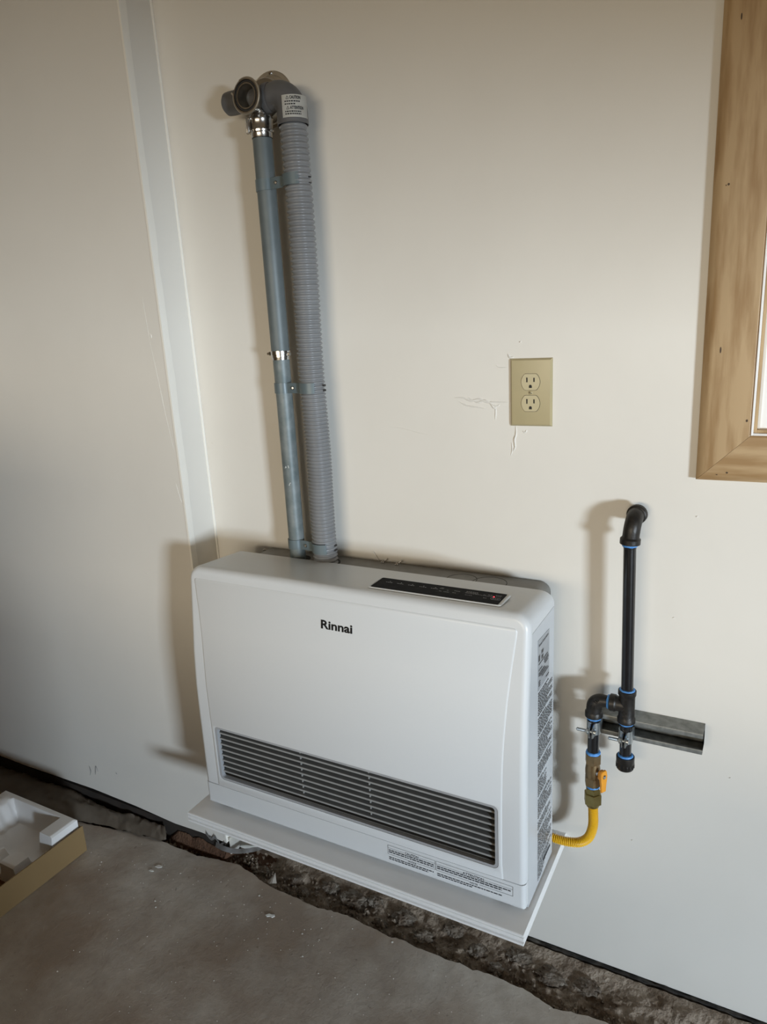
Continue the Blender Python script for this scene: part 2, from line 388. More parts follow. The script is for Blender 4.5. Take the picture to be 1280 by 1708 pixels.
# floor slab with its broken edge along the wall
edge = [(-3.05, -.235), (-2.2, -.215), (-1.5871, -.1953), (-1.2426, -.1643), (-1.0442, -.1250), (-.9785, -.1192), (-.9094, -.121), (-.8443, -.1209), (-.7813, -.1088), (-.7182, -.0987), (-.6207, -.1224), (-.5413, -.1288), (-.4502, -.1316), (-.3729, -.1191), (-.2705, -.128), (-.1558, -.1292), (-.0566, -.1275), (.0497, -.1245), (.0969, -.1323), (.1293, -.1418), (.1707, -.1333), (.2445, -.1228), (.5, -.125), (1.2, -.12), (2.25, -.13)]
E2 = []
for i in range(len(edge) - 1):
    (xa, ya), (xb, yb) = edge[i], edge[i + 1]; k = max(2, int((xb - xa) / .008))
    for j in range(k):
        t = j / k; x = xa + (xb - xa) * t; y = ya + (yb - ya) * t
        E2.append((x, y + .0045 * fbm(x * 22, 1.7) + .0022 * fbm(x * 95, 6.1)))
E2.append(edge[-1])
bm = BM()
top = [bm.verts.new((x, y - .004, 0)) for x, y in E2]; ch = [bm.verts.new((x, y, -.004 - .002 * abs(fbm(x * 60, 3)))) for x, y in E2]
lo = [bm.verts.new((x, y - .006 + .008 * fbm(x * 30, 9), -.075)) for x, y in E2]
c1 = bm.verts.new((2.25, -4.6, 0)); c0 = bm.verts.new((-3.05, -4.6, 0))
bm.faces.new(top + [c1, c0])
for i in range(len(E2) - 1):
    bm.faces.new((top[i], ch[i], ch[i + 1], top[i + 1])); bm.faces.new((ch[i], lo[i], lo[i + 1], ch[i + 1]))
bmesh.ops.triangulate(bm, faces=[fc for fc in bm.faces if len(fc.verts) > 4])
floor = struct('floor', bm, concrete, 'stained concrete slab with a broken edge along the wall')

# loose soil in the gap between slab and wall
bm = BM(); NX, NY = 800, 30; G = []
for i in range(NX + 1):
    x = -2.2 + 4.4 * i / NX
    row = []
    ye = interp(x, [e[0] for e in edge], [e[1] for e in edge]) - .02
    for j in range(NY + 1):
        t = j / NY; y = ye + (interp(x, [XC - .006, XC + .004], [-.0908, -.0125]) - ye) * t
        lum = fbm(x * 9, y * 12, 0, 5) * .5 + .5
        near = max(0, 1 - abs(y - ye - .02) / .025)
        h = -.026 + .020 * (lum - .4) + .013 * abs(fbm(x * 34, y * 38, 3, 4)) + .005 * fbm(x * 110, y * 120, 5, 3)
        rise = interp(x, [-1.0, -.75, -.55, .0, .5], [-.018, -.012, .0, .010, .012]) * min(1, max(0, (y - ye - .02) / .07))
        h += rise - .014 * near
        if x > -.62: h = h + (.85 * min(1, (y + .07) / .05) * (.0025 + .002 * fbm(x * 60, y * 60, 4) - h) if y > -.07 else 0)
        if y > -.02: h = min(h, .0030)
        if x < -.99 and y > -.1: h = min(h, -.030) - .02 * min(1, (y + .1) / .05)
        h = min(h, .006)
        if -.99 < x < XC and y > -.110: h = h + (.020 + .008 * fbm(x * 40, y * 40, 2) - h) * min(1, (y + .110) / .018) * min(1, (x + .99) / .05)
        row.append(bm.verts.new((x, y, h)))
    G.append(row)
for i in range(NX):
    for j in range(NY): bm.faces.new((G[i][j], G[i + 1][j], G[i + 1][j + 1], G[i][j + 1]))
dirt = obj('dirt_bed', bm, [soil, red_soil], None, True, 60)
for pg in dirt.data.polygons:
    c = pg.center
    if c.x < -.70 + .05 * fbm(c.x * 20, c.y * 20, 8) + (.04 if c.y > -.06 else 0): pg.material_index = 1
tag(dirt, 'dark crumbly soil bed between concrete slab and wall under the shelf', 'soil', kind='stuff')
def lump(x, y, z, sx, sy, sz, seed, m, name, parent, sub=4, rough=.4):
    bm = BM(); bmesh.ops.create_icosphere(bm, subdivisions=sub, radius=1)
    for v in bm.verts:
        k = 1 + rough * fbm(v.co.x * 1.6 + seed, v.co.y * 1.6, v.co.z * 1.6, 4) + .22 * fbm(v.co.x * 6 + seed, v.co.y * 6, v.co.z * 6, 3)
        v.co = Vector((x + v.co.x * sx * k * .9, y + v.co.y * sy * k * .9, z - .003 + v.co.z * sz * k * .8))
    return obj(name, bm, m, parent, True, 40)
for i, s in enumerate([(-.385, -.062, -.012, .040, .026, .018), (-.46, -.055, -.012, .026, .020, .014), (-.335, -.05, -.008, .020, .018, .013), (-.25, -.06, -.008, .03, .022, .014), (-.19, -.09, -.01, .026, .017, .012), (-.13, -.045, -.006, .03, .02, .013),
                       (-.06, -.075, -.008, .024, .02, .012), (.03, -.05, -.004, .03, .022, .012), (.10, -.07, -.006, .034, .022, .011), (-.56, -.07, -.016, .028, .020, .014), (-.66, -.078, -.018, .025, .016, .012), (-.52, -.095, -.015, .018, .012, .009),
                       (-.30, -.095, -.016, .02, .012, .010), (-.01, -.095, -.012, .022, .014, .009), (.18, -.06, -.004, .026, .02, .010), (-.72, -.06, -.016, .018, .014, .010)]):
    lump(*s, i * 3.7, stone_m, 'stone', dirt)
# clods along the broken edge, too small to pick apart
bm = BM()
for i in range(420):
    x = random.uniform(-1.0, .35); ye = interp(x, [e[0] for e in edge], [e[1] for e in edge])
    y = ye + abs(random.gauss(.018, .022)) + .004
    s = random.uniform(.0015, .0055)
    t = bmesh.new(); bmesh.ops.create_icosphere(t, subdivisions=1, radius=1)
    for v in t.verts: v.co = Vector((x + v.co.x * s * random.uniform(.7, 1.3), y + v.co.y * s * random.uniform(.7, 1.3), -.017 + random.uniform(-.003, .008) + v.co.z * s * .8))
    join(bm, t)
cl = obj('soil_crumbs', bm, soil, dirt, False); cl['kind'] = 'stuff'

# remaining shell of the garage
bm = BM(); box(bm, -3.05, 2.25, -4.6, .115, 2.6, 2.68); struct('ceiling', bm, ceil_m)
bm = BM(); box(bm, -3.15, -3.05, -4.6, .1, -.1, 2.6); struct('wall_left', bm, otherwall)
bm = BM()
ys = [-4.6, -2.75, -1.10, .115]; zs2 = [-.1, .0, 1.20, 2.6]
for i in range(3):
    for k in range(3):
        if i == 1 and k == 1: continue
        box(bm, 2.25, 2.36, ys[i], ys[i + 1], zs2[k], zs2[k + 1])
struct('wall_right', bm, rightwall)
bm = BM()
xs3 = [-3.05, -1.6, 1.5, 2.25]; zs3 = [-.1, 0, 1.66, 2.6]
for i in range(3):
    for k in range(3):
        if i == 1 and k == 1: continue
        box(bm, xs3[i], xs3[i + 1], -4.7, -4.6, zs3[k], zs3[k + 1])
struct('wall_front', bm, otherwall)
bm = BM(); box(bm, -6, 6, .115, 9, -.30, -.2); struct('ground_rear', bm, soil)
bm = BM(); box(bm, -.5, 2.6, 1.6, 1.75, -.2, 2.0); struct('wall_outside', bm, brick_dark, 'dark wall of the building seen through the window')

# ================================================================== WINDOW
win = bpy.data.objects.new('window_1', None); C.collection.objects.link(win); win['kind'] = 'structure'; win['label'] = 'window with flat pine casing and white vinyl sash'
CX0, CZ0, IX, IZ = .3235, 1.0745, .4003, 1.1505
def casing(prof_pts, corners, m):
    """mitred board: corners = [(outer a),(inner a),(outer b),(inner b)] ; profile from outer (t=0) to inner (t=1), depth"""
    bm = BM(); (oa, ia, ob, ib) = [Vector((c[0], 0, c[1])) for c in corners]
    A = [bm.verts.new(oa.lerp(ia, t) + Vector((0, -d, 0))) for t, d in prof_pts]; B = [bm.verts.new(ob.lerp(ib, t) + Vector((0, -d, 0))) for t, d in prof_pts]
    nn = len(A)
    for i in range(nn): bm.faces.new((A[i], B[i], B[(i + 1) % nn], A[(i + 1) % nn]))
    bm.faces.new(A); bm.faces.new(B[::-1]); return bm
PR = [(0, .0), (0, .0105), (.03, .0125), (.12, .0165), (.2, .018), (.97, .018), (1, .0165), (1, 0)]
OX1, OZ1 = 1.41, 2.30
obj('casing_board', casing(PR, [(CX0, CZ0), (IX, IZ), (CX0, OZ1), (IX, OZ1 - .077)], pine), pine, win, True, 20)
obj('casing_board', casing(PR, [(CX0 + .0005, CZ0), (IX + .0005, IZ), (OX1, CZ0), (OX1 - .077, IZ)], pine_h), pine_h, win, True, 20)
obj('casing_board', casing(PR, [(OX1, CZ0), (OX1 - .077, IZ), (OX1, OZ1), (OX1 - .077, OZ1 - .077)], pine), pine, win, True, 20)
obj('casing_board', casing(PR, [(CX0, OZ1), (IX, OZ1 - .077), (OX1, OZ1), (OX1 - .077, OZ1 - .077)], pine_h), pine_h, win, True, 20)
for (kx, kz, sx, sz) in [(.3935, 1.1745, .0016, .0022), (.3555, 1.0855, .0010, .0008), (.3702, 1.0895, .0018, .0014), (.3452, 1.5265, .0016, .0018), (.3418, 1.5255, .0008, .0010), (.3478, 1.745, .0010, .0045), (.349, 1.285, .0012, .005)]:
    bm = BM(); prism(bm, [(kx + sx * math.cos(a * PI / 5), kz + sz * math.sin(a * PI / 5)) for a in range(10)], lambda a, c: Vector((a, -.0178, c)), (0, -.0005, 0)); obj('knot', bm, knot, win)
# jamb lining, sash frame and glass
def rect_frame(name, x0, x1, z0, z1, w, y0, y1, m, bev=.0015):
    bm = BM()
    box(bm, x0, x0 + w, y0, y1, z0, z1, bev); box(bm, x1 - w, x1, y0, y1, z0, z1, bev)
    box(bm, x0 + w, x1 - w, y0, y1, z0, z0 + w, bev); box(bm, x0 + w, x1 - w, y0, y1, z1 - w, z1, bev)
    return obj(name, bm, m, win, True)
rect_frame('jamb_edge', .4006, 1.333, 1.1510, 2.223, .0032, -.0188, .02, vinyl, .0004)
rect_frame('jamb', .4038, 1.330, 1.1542, 2.220, .0050, -.0110, .07, pine, .0004)
rect_frame('sash_frame', .4085, 1.325, 1.1590, 2.215, .0205, .002, .060, vinyl)
rect_frame('glazing_bead', .4290, 1.3045, 1.1795, 2.1945, .0030, .012, .060, vinyl, .0004)
bm = BM(); box(bm, .4320, 1.3015, .035, .041, 1.1825, 2.1915); obj('pane', bm, glass, win, False)

# ================================================================== SHELF
SH = thing('wall_shelf', 'white painted board shelf with a grooved front edge carrying the heater', 'shelf', (-.28, 0, .2785))
SX0, SX1, SZ = -.6742, .1133, .3023
bm = BM()
pf = [(0, SZ), (-.2835, SZ), (-.2868, SZ - .0008), (-.2882, SZ - .0024), (-.2882, SZ - .0046), (-.2836, SZ - .0056), (-.2836, SZ - .0068), (-.2868, SZ - .0080), (-.2884, SZ - .0104), (-.2884, SZ - .0126), (-.2868, SZ - .0150), (-.2836, SZ - .0162), (-.2836, SZ - .0174), (-.2880, SZ - .0186), (-.2886, SZ - .0205), (-.2880, SZ - .0230), (-.2860, SZ - .0240), (0, SZ - .0240)]
prism(bm, pf, lambda a, c: Vector((SX0, a, c)), (SX1 - SX0, 0, 0))
obj('board', bm, shelf_m, SH, True, 30)

# ================================================================== HEATER
H = thing('gas_heater', 'large white wall heater with a louvred grille standing on the white shelf', 'heater', (-.27, -.15, .3035))
X0, X1, ZT, ZB = -.6467, .1036, .8756, .3125
PZ = [.30, .40, .53, .61, .69, .74, .80, .85, .8756]; PY = [-.2475, -.2465, -.2460, -.2450, -.2395, -.2335, -.227, -.2215, -.219]
def prof(z): return interp(z, PZ, PY)
def outline(ins, z_lo, z_hi, rt, rb, nside=26, kt=1., kb=1.):
    """mirrored outline: list of (x,z) down the right side; top corners radius rt"""
    pts = []
    rt2 = max(rt - ins, .001); hi = z_hi - ins * kt; lo = z_lo + ins * kb; xr = X1 - ins
    for k in range(9):
        t = PI / 2 - PI / 2 * k / 8; pts.append((xr - rt2 + rt2 * math.cos(t), hi - rt2 + rt2 * math.sin(t)))
    a = hi - rt2; bq = lo + max(rb - ins, .0008)
    for k in range(1, nside): pts.append((xr, a + (bq - a) * k / nside))
    r2 = max(rb - ins, .0008)
    for k in range(5):
        t = -PI / 2 * k / 4; pts.append((xr - r2 + r2 * math.cos(t), lo + r2 + r2 * math.sin(t)))
    return pts
def shell(bm, z_lo, z_hi, rt, rb, yback, rf, extra=0., kt=1., kb=1.):
    """closed solid: back plane at yback(z), front following prof(z) with a rounded arris"""
    XM = (X0 + X1) / 2; layers = []
    st = [(0, None)] + [(rf * (1 - math.cos(PI / 2 * k / 6)), rf * (1 - math.sin(PI / 2 * k / 6))) for k in range(7)]
    for ins, yo in st:
        pr = outline(ins, z_lo, z_hi, rt, rb, 26, kt, kb); ring = []
        full = [(x, z) for x, z in pr] + [(2 * XM - x, z) for x, z in reversed(pr)]
        for x, z in full: ring.append(Vector((x, yback(z) if yo is None else prof(z) - extra + yo, z)))
        layers.append(ring)
    L = [[bm.verts.new(p) for p in ring] for ring in layers]; nn = len(L[0])
    for i in range(len(L) - 1):
        for k in range(nn): bm.faces.new((L[i][k], L[i][(k + 1) % nn], L[i + 1][(k + 1) % nn], L[i + 1][k]))
    for ring in (L[0], L[-1]):
        m = nn // 2
        for k in range(m - 1): bm.faces.new((ring[k], ring[k + 1], ring[nn - 2 - k], ring[nn - 1 - k]))
    return bm
SEAM = .3668
front_back = lambda z: prof(z) + .018
bm = BM(); shell(bm, SEAM + .0007, ZT, .028, .001, front_back, .0115, 0, 1, .04); front = obj('front_frame', bm, white, H)
bm = BM(); shell(bm, ZB, SEAM - .0007, .001, .005, front_back, .009, 0, .04, 1); lower = obj('lower_front_strip', bm, white, H)
# body behind the front: top cover wrapping over the sides, and side casing
bm = BM()
def half_outline(z_cut):
    pts = [(X1, z_cut)]
    for k in range(9):
        t = PI / 2 * k / 8; pts.append((X1 - .028 + .028 * math.cos(t), ZT - .0006 - .028 + .028 * math.sin(t)))
    XM = (X0 + X1) / 2
    return pts + [(2 * XM - x, z) for x, z in reversed(pts)]
ho = half_outline(.8385)
bk_y = lambda z: -.0715 if z < .845 else -.086
A = [bm.verts.new((x, -.0715, z - .0090 * max(0, (z - .8385) / (ZT - .8391)))) for x, z in ho]; B = [bm.verts.new((x, front_back(z) + .0007, z)) for x, z in ho]
nn = len(A)
for i in range(nn): bm.faces.new((A[i], A[(i + 1) % nn], B[(i + 1) % nn], B[i]))
bm.faces.new(A); bm.faces.new(B[::-1])
top_cover = obj('top_cover', bm, white, H)
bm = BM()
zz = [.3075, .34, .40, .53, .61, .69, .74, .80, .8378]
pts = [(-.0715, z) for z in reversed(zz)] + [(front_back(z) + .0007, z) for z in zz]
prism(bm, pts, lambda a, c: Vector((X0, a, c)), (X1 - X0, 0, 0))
side_casing = obj('side_casing', bm, white_shaded, H, True, 20)
# raised central panel
RIGHT = [(.3674, .0630), (.4014, .0610), (.5144, .0618), (.5867, .0630), (.6446, .0654), (.6899, .0683), (.7222, .0702), (.7764, .0756), (.8191, .0806), (.8402, .0832)]
def pr_x(z): return interp(z, [p[0] for p in RIGHT], [p[1] for p in RIGHT])
def pl_x(z): return interp(z, [.36, .50, .62, .70, .78, .845], [-.6080, -.6085, -.6110, -.6130, -.6205, -.6290])
PT = .8515
bm = BM(); zl = [SEAM + .0012 + (PT - .006 - SEAM - .0012) * k / 44 for k in range(45)] + [PT - .0045, PT - .003, PT - .0015, PT]
def row(z, ins, off):
    cr = max(0, z - (PT - .006)) / .006; cut = .006 * (1 - math.sqrt(max(0, 1 - cr * cr)))
    a = pl_x(z) + ins + cut; c = pr_x(z) - ins - cut; y = prof(min(z, PT - ins)) - off
    return a, c, y
SK = ((0, -.004), (0, .0001), (.0012, .0010), (.0036, .0018))
cols = []
for ins, off in SK:
    lay = []
    for z in zl:
        z2 = min(max(z, SEAM + .0012 + ins * .2), PT - ins); a, c, y = row(z2 if ins else z, ins, off)
        lay.append((Vector((a, y, z2)), Vector((c, y, z2))))
    cols.append([(bm.verts.new(p), bm.verts.new(q)) for p, q in lay])
NL = len(zl)
for li in range(len(cols) - 1):
    A, B = cols[li], cols[li + 1]
    for k in range(NL - 1):
        bm.faces.new((A[k][0], A[k + 1][0], B[k + 1][0], B[k][0])); bm.faces.new((A[k][1], B[k][1], B[k + 1][1], A[k + 1][1]))
    bm.faces.new((A[0][0], B[0][0], B[0][1], A[0][1])); bm.faces.new((A[-1][0], A[-1][1], B[-1][1], B[-1][0]))
for lay in (cols[0], cols[-1]):
    for k in range(NL - 1): bm.faces.new((lay[k][0], lay[k][1], lay[k + 1][1], lay[k + 1][0]))
bmesh.ops.remove_doubles(bm, verts=bm.verts, dist=1e-6)
panel = obj('central_panel', bm, white, H)
# grille opening cut through frame and panel
GX0, GX1, GZ0, GZ1 = -.6000, .0545, .3870, .5180
def cutter(x0, x1, z0, z1, rad, ya, yb):
    bm = BM(); prism(bm, rrect(x0, x1, z0, z1, rad), lambda a, c: Vector((a, ya, c)), (0, yb - ya, 0)); return obj('tmp_cutter', bm, white)
for o in (front, panel, side_casing):
    ct = cutter(GX0, GX1, GZ0, GZ1, .010, -.27, -.150); boolean_cut(o, ct); bpy.data.objects.remove(ct)
# grille parts
GF = lambda a, c: Vector((a, prof(c) - .0012, c))
bm = BM(); frame_ring(bm, rrect(GX0 + .0004, GX1 - .0004, GZ0 + .0004, GZ1 - .0004, .0098), rrect(GX0 + .0062, GX1 - .0062, GZ0 + .0052, GZ1 - .0052, .006), GF, (0, .010, 0))
grille = obj('grille', bm, gframe_m, H); grille['label'] = 'grey framed air outlet grille'
bm = BM()                                        # dark duct behind the louvres
xa, xb, za, zb_ = GX0 + .001, GX1 - .001, GZ0 + .001, GZ1 - .001
v = [bm.verts.new(p) for p in ((xa, -.236, za), (xb, -.236, za), (xb, -.236, zb_), (xa, -.236, zb_), (xa, -.152, za + .02), (xb, -.152, za + .02), (xb, -.152, zb_), (xa, -.152, zb_))]
for fc in ((0, 1, 5, 4), (2, 3, 7, 6), (0, 4, 7, 3), (1, 2, 6, 5), (4, 5, 6, 7)): bm.faces.new([v[i] for i in fc])
obj('duct', bm, dkgrey, grille, False)
bm = BM(); box(bm, xa + .005, xb - .005, -.2385, -.205, GZ0 + .0045, GZ0 + .0065, .0006)
q = [bm.verts.new(p) for p in ((xa, -.207, GZ0 + .0062), (xb, -.207, GZ0 + .0062), (xb, -.165, GZ0 + .024), (xa, -.165, GZ0 + .024))]; bm.faces.new(q)
obj('ledge', bm, ledge_m, grille, False)
for k in range(8):
    z = .4035 + k * .01365
    bm = BM()
    pf = [(-.2405, z - .0022), (-.2412, z - .0012), (-.2412, z + .0012), (-.2405, z + .0020), (-.222, z + .0085), (-.2215, z + .0070)]
    prism(bm, pf, lambda a, c: Vector((GX0 + .0055, a, c)), (GX1 - GX0 - .011, 0, 0))
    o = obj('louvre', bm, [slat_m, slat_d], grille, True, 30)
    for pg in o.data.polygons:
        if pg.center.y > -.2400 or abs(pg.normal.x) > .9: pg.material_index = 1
for x in (-.3795, -.2160):
    bm = BM(); box(bm, x - .0012, x + .0012, -.2365, -.216, GZ0 + .012, GZ1 - .006); obj('support', bm, slat_m, grille, False)
# maker's name on the panel
bm = BM()
put_text(bm, 'Rinnai', .0235, lambda a, c: Vector((-.3062 + a, prof(.7925 + c) - .00185 - .0003, .7927 + c)), width=.0706, offset=.0007)
bmesh.ops.solidify(bm, geom=bm.faces[:], thickness=.0003)
obj('maker_name', bm, black, H, False)['label'] = 'bold black maker name lettering'
# caution and attention notices on the lower strip
rnd = random.Random(3)
LY = lambda a, c: Vector((a, prof(c) - .0004, c))
bm = BM()
def hline(x0, x1, z, w=.0005):
    q = [bm.verts.new(LY(*p)) for p in ((x0, z), (x1, z), (x1, z + w), (x0, z + w))]; bm.faces.new(q)
def vline(x, z0, z1, w=.0005):
    q = [bm.verts.new(LY(*p)) for p in ((x, z0), (x + w, z0), (x + w, z1), (x, z1))]; bm.faces.new(q)
ta, tb, tc_ = .3585, .3383, .3530
hline(-.1757, -.0735, ta); vline(-.1757, tb, ta); vline(-.0735, tb, ta); hline(-.1757, -.1320, tb); hline(-.1120, -.0735, tb)
hline(-.0715, .0808, ta); vline(-.0715, tb, ta); vline(.0808, tb, ta); hline(-.0715, -.004, tb); hline(.0165, .0808, tb)
hline(-.1757, -.1385, tc_ - .0008, .0004); hline(-.1070, -.0735, tc_ - .0008, .0004); hline(-.0715, -.018, tc_ - .0008, .0004); hline(.0265, .0808, tc_ - .0008, .0004)
for z in (.3468, .3425):
    greek(bm, LY, -.1735, -.0760, z, .0024, rnd, (.003, .009), .0013)
    greek(bm, LY, -.0690, .0785 if z > .344 else .060, z, .0024, rnd, (.003, .009), .0013)
for z in (.3308, .3268):
    greek(bm, LY, -.1735, -.0765 if z > .329 else -.088, z, .0022, rnd, (.003, .008), .0013)
    greek(bm, LY, -.0690, .060 if z > .329 else .003, z, .0022, rnd, (.003, .008), .0013)
obj('notice_print', bm, print_grey, lower, False)['kind'] = 'stuff'
bm = BM(); put_text(bm, 'CAUTION', .0068, lambda a, c: LY(-.1375 + a, .3505 + c), width=.029, offset=.00012); obj('notice_heading', bm, print_grey, lower, False)
bm = BM(); put_text(bm, 'ATTENTION', .0068, lambda a, c: LY(-.0165 + a, .3505 + c), width=.042, offset=.00012); obj('notice_heading', bm, print_grey, lower, False)
bm = BM(); put_text(bm, 'NOTICE', .0050, lambda a, c: LY(-.1310 + a, .3352 + c), width=.0175, offset=.00008); obj('notice_heading', bm, print_grey, lower, False)
bm = BM(); put_text(bm, 'NOTE', .0050, lambda a, c: LY(-.0025 + a, .3352 + c), width=.0155, offset=.00008); obj('notice_heading', bm, print_grey, lower, False)
# side panel: rating plate and long printed notices
SXF = X1 + .0006
SP = lambda a, c: Vector((SXF + .0004, a, c))
bm = BM(); prism(bm, [(-.1735, .8125), (-.1735, .7165), (-.1050, .7165), (-.1050, .8075)], lambda a, c: Vector((X1 + .0001, a, c)), (.0007, 0, 0))
plate = obj('rating_plate', bm, plate_m, side_casing, False); plate['label'] = 'grey rating plate with small print'
bm = BM()
put_text(bm, 'Rinnai Corporation', .0062, lambda a, c: SP(-.170 + a, .7995 + c) + Vector((.0004, 0, 0)), width=.058, offset=.00015)
for (cy, cz, ww, hh) in ((-.1675, .778, .010, .012), (-.149, .784, .013, .007), (-.149, .774, .012, .0075)):
    for k in range(4): greek(bm, lambda a, c: SP(a, c) + Vector((.0004, 0, 0)), cy - ww / 2, cy + ww / 2, cz - hh / 2 + k * hh / 4, hh / 6, rnd, (.002, .005), .0006)
for (ya, yb, z) in ((-.171, -.116, .7655), (-.138, -.112, .7605), (-.138, -.110, .7565), (-.134, -.113, .7525), (-.171, -.150, .7540), (-.171, -.135, .7475), (-.171, -.128, .7435), (-.160, -.118, .7395), (-.150, -.110, .7350), (-.171, -.162, .7320), (-.171, -.162, .7280), (-.171, -.162, .7240), (-.126, -.108, .7220)):
    greek(bm, lambda a, c: SP(a, c) + Vector((.0004, 0, 0)), ya, yb, z, .0022, rnd, (.003, .008), .0012)
obj('plate_print', bm, black, plate, False)['kind'] = 'stuff'
bm = BM(); z = .7090
blocks = [(.7090, .6640, -.1720, -.0830), (.6590, .6230, -.1720, -.0830), (.6180, .5740, -.1720, -.0830), (.5660, .5400, -.1720, -.0850), (.5340, .4980, -.1720, -.1180), (.4920, .4500, -.1720, -.0830), (.4440, .4260, -.1720, -.0900), (.4200, .3600, -.1720, -.0830)]
for z1, z0, ya, yb in blocks:
    z = z1
    while z > z0:
        e = yb if rnd.random() < .7 else yb - rnd.uniform(.01, .04)
        greek(bm, SP, ya, e, z, .0020, rnd, (.004, .012), .0016); z -= .0047
z = .3560
while z > .318:
    greek(bm, SP, -.172 , -.172 + .09 * (z - .300) / .056, z, .0020, rnd, (.004, .012), .0016); z -= .0047
q = [bm.verts.new(SP(*p)) for p in ((-.135, .3350), (-.088, .3350), (-.088, .3400), (-.135, .3400))]; bm.faces.new(q)
obj('side_print', bm, print_grey, side_casing, False)['kind'] = 'stuff'
# control panel on the top cover
bm = BM(); prism(bm, rrect(-.2185, .0455, -.1955, -.1375, .006, 4), lambda a, c: Vector((a, c, ZT - .0005)), (0, 0, .0012))
cp = obj('control_panel', bm, white, H); cp['label'] = 'black glossy control panel with small grey symbols'
bm = BM(); frame_ring(bm, rrect(-.2170, .0440, -.1945, -.1385, .005, 4), rrect(-.2155, .0425, -.1930, -.1400, .004, 4), lambda a, c: Vector((a, c, ZT + .0003)), (0, 0, .0011)); obj('panel_rim', bm, white, cp)
bm = BM(); prism(bm, rrect(-.2135, .0385, -.1905, -.1405, .003, 4), lambda a, c: Vector((a, c, ZT + .0006)), (0, 0, .0007)); obj('panel_face', bm, gloss_black, cp)
TP = lambda a, c: Vector((a, c, ZT + .0015))
bm = BM()
for k in range(5):
    x = -.196 + k * .0235
    greek(bm, TP, x, x + .014, -.1610, .0016, rnd, (.002, .005), .001); greek(bm, TP, x + .006, x + .009, -.1565, .0018, rnd, (.002, .003), .001)
for (xa_, xb_, y) in ((-.084, -.078, -.1530), (-.086, -.079, -.1560), (-.082, -.077, -.1685), (-.073, -.062, -.1690), (-.056, -.048, -.1680), (-.070, -.066, -.1605), (-.056, -.044, -.1585), (-.034, -.012, -.1530), (-.034, -.010, -.1570), (-.034, -.004, -.1610), (-.031, -.016, -.1695), (.0, .004, -.1580), (-.003, .019, -.1620), (.008, .018, -.1560), (.021, .034, -.1535), (.024, .034, -.1585), (.004, .012, -.1720)):
    greek(bm, TP, xa_, xb_, y, .0014, rnd, (.0015, .004), .0009)
frame_ring(bm, rrect(.0175, .0355, -.1735, -.1645, .0040, 5), rrect(.0180, .0350, -.1730, -.1650, .0036, 5), TP, (0, 0, .0002)); greek(bm, TP, .0205, .0325, -.1692, .0014, rnd, (.002, .004), .0009)
obj('panel_symbols', bm, panel_print, cp, False)['kind'] = 'stuff'
bm = BM(); lathe(bm, (.0205, -.1605, ZT + .0012), (0, 0, 1), [(0, .0016), (.0005, .0014)], 12); obj('indicator_light', bm, led, cp)['label'] = 'lit red indicator light'
bm = BM(); prism(bm, rrect(-.0880, -.0430, -.1745, -.1500, .002, 3), lambda a, c: Vector((a, c, ZT + .0013)), (0, 0, .0001)); obj('display', bm, mat('unlit_display', (.012, .014, .013), .6, spec=.06, var=(.014, .016, .015), vscale=60), cp)
# grey mounting box between case and wall
ZG = .8570
bm = BM()
box(bm, -.588, .078, -.0708, -.0025, .335, ZG, .0)
ed = [e for e in bm.edges if abs((e.verts[0].co - e.verts[1].co).normalized().y) > .9 and e.verts[0].co.z > .8 and e.verts[0].co.x > 0]
bmesh.ops.bevel(bm, geom=ed, offset=.02, segments=5, profile=.5, affect='EDGES')
gb = obj('mounting_box', bm, greybox, H); gb['label'] = 'dull grey sheet metal box behind the white case'
for kx, kr in ((-.0880, .0310), (-.030, .0345)):
    bm = BM(); frame_ring(bm, [(kx + kr * math.cos(a * PI / 20), -.048 + kr * math.sin(a * PI / 20)) for a in range(40)], [(kx + (kr - .0011) * math.cos(a * PI / 20), -.048 + (kr - .0011) * math.sin(a * PI / 20)) for a in range(40)], lambda a, c: Vector((a, c, ZG)), (0, 0, .0003)); obj('knockout_ring', bm, gap_m, gb)
for kx, ky in ((-.2862, -.0100), (-.2506, -.0130)):
    bm = BM(); lathe(bm, (kx, ky, ZG), (0, 0, 1), [(0, .0042), (.0012, .0042), (.0022, .003), (.004, .0022)], 14); lathe(bm, (kx + .0045, ky + .002, ZG + .004), (1, .4, .9), [(0, .0016), (.006, .0014)], 8); obj('screw', bm, steel, gb)
for kx, ky in ((-.594, -.0240), (.0676, -.0640)):
    bm = BM(); lathe(bm, (kx, ky, ZG - .001), (0, 0, 1), [(0, .0034), (.0022, .0034), (.0038, .0018)], 12); obj('screw', bm, steel_dk, gb)
for x, y in ((-.60, -.10), (.06, -.10), (-.60, -.225), (.06, -.225)):
    bm = BM(); box(bm, x - .012, x + .012, y - .008, y + .008, SZ + .0003, .3128, .001); obj('foot', bm, rubber, H)
bm = BM(); tube(bm, smooth_path([(-.300, -.0022, .857), (-.305, -.0022, .866), (-.313, -.0025, .877)], 5), .0008, 6); tag(obj('wire_end', bm, label_m), 'thin white wire end sticking up the wall behind the heater', 'wire')

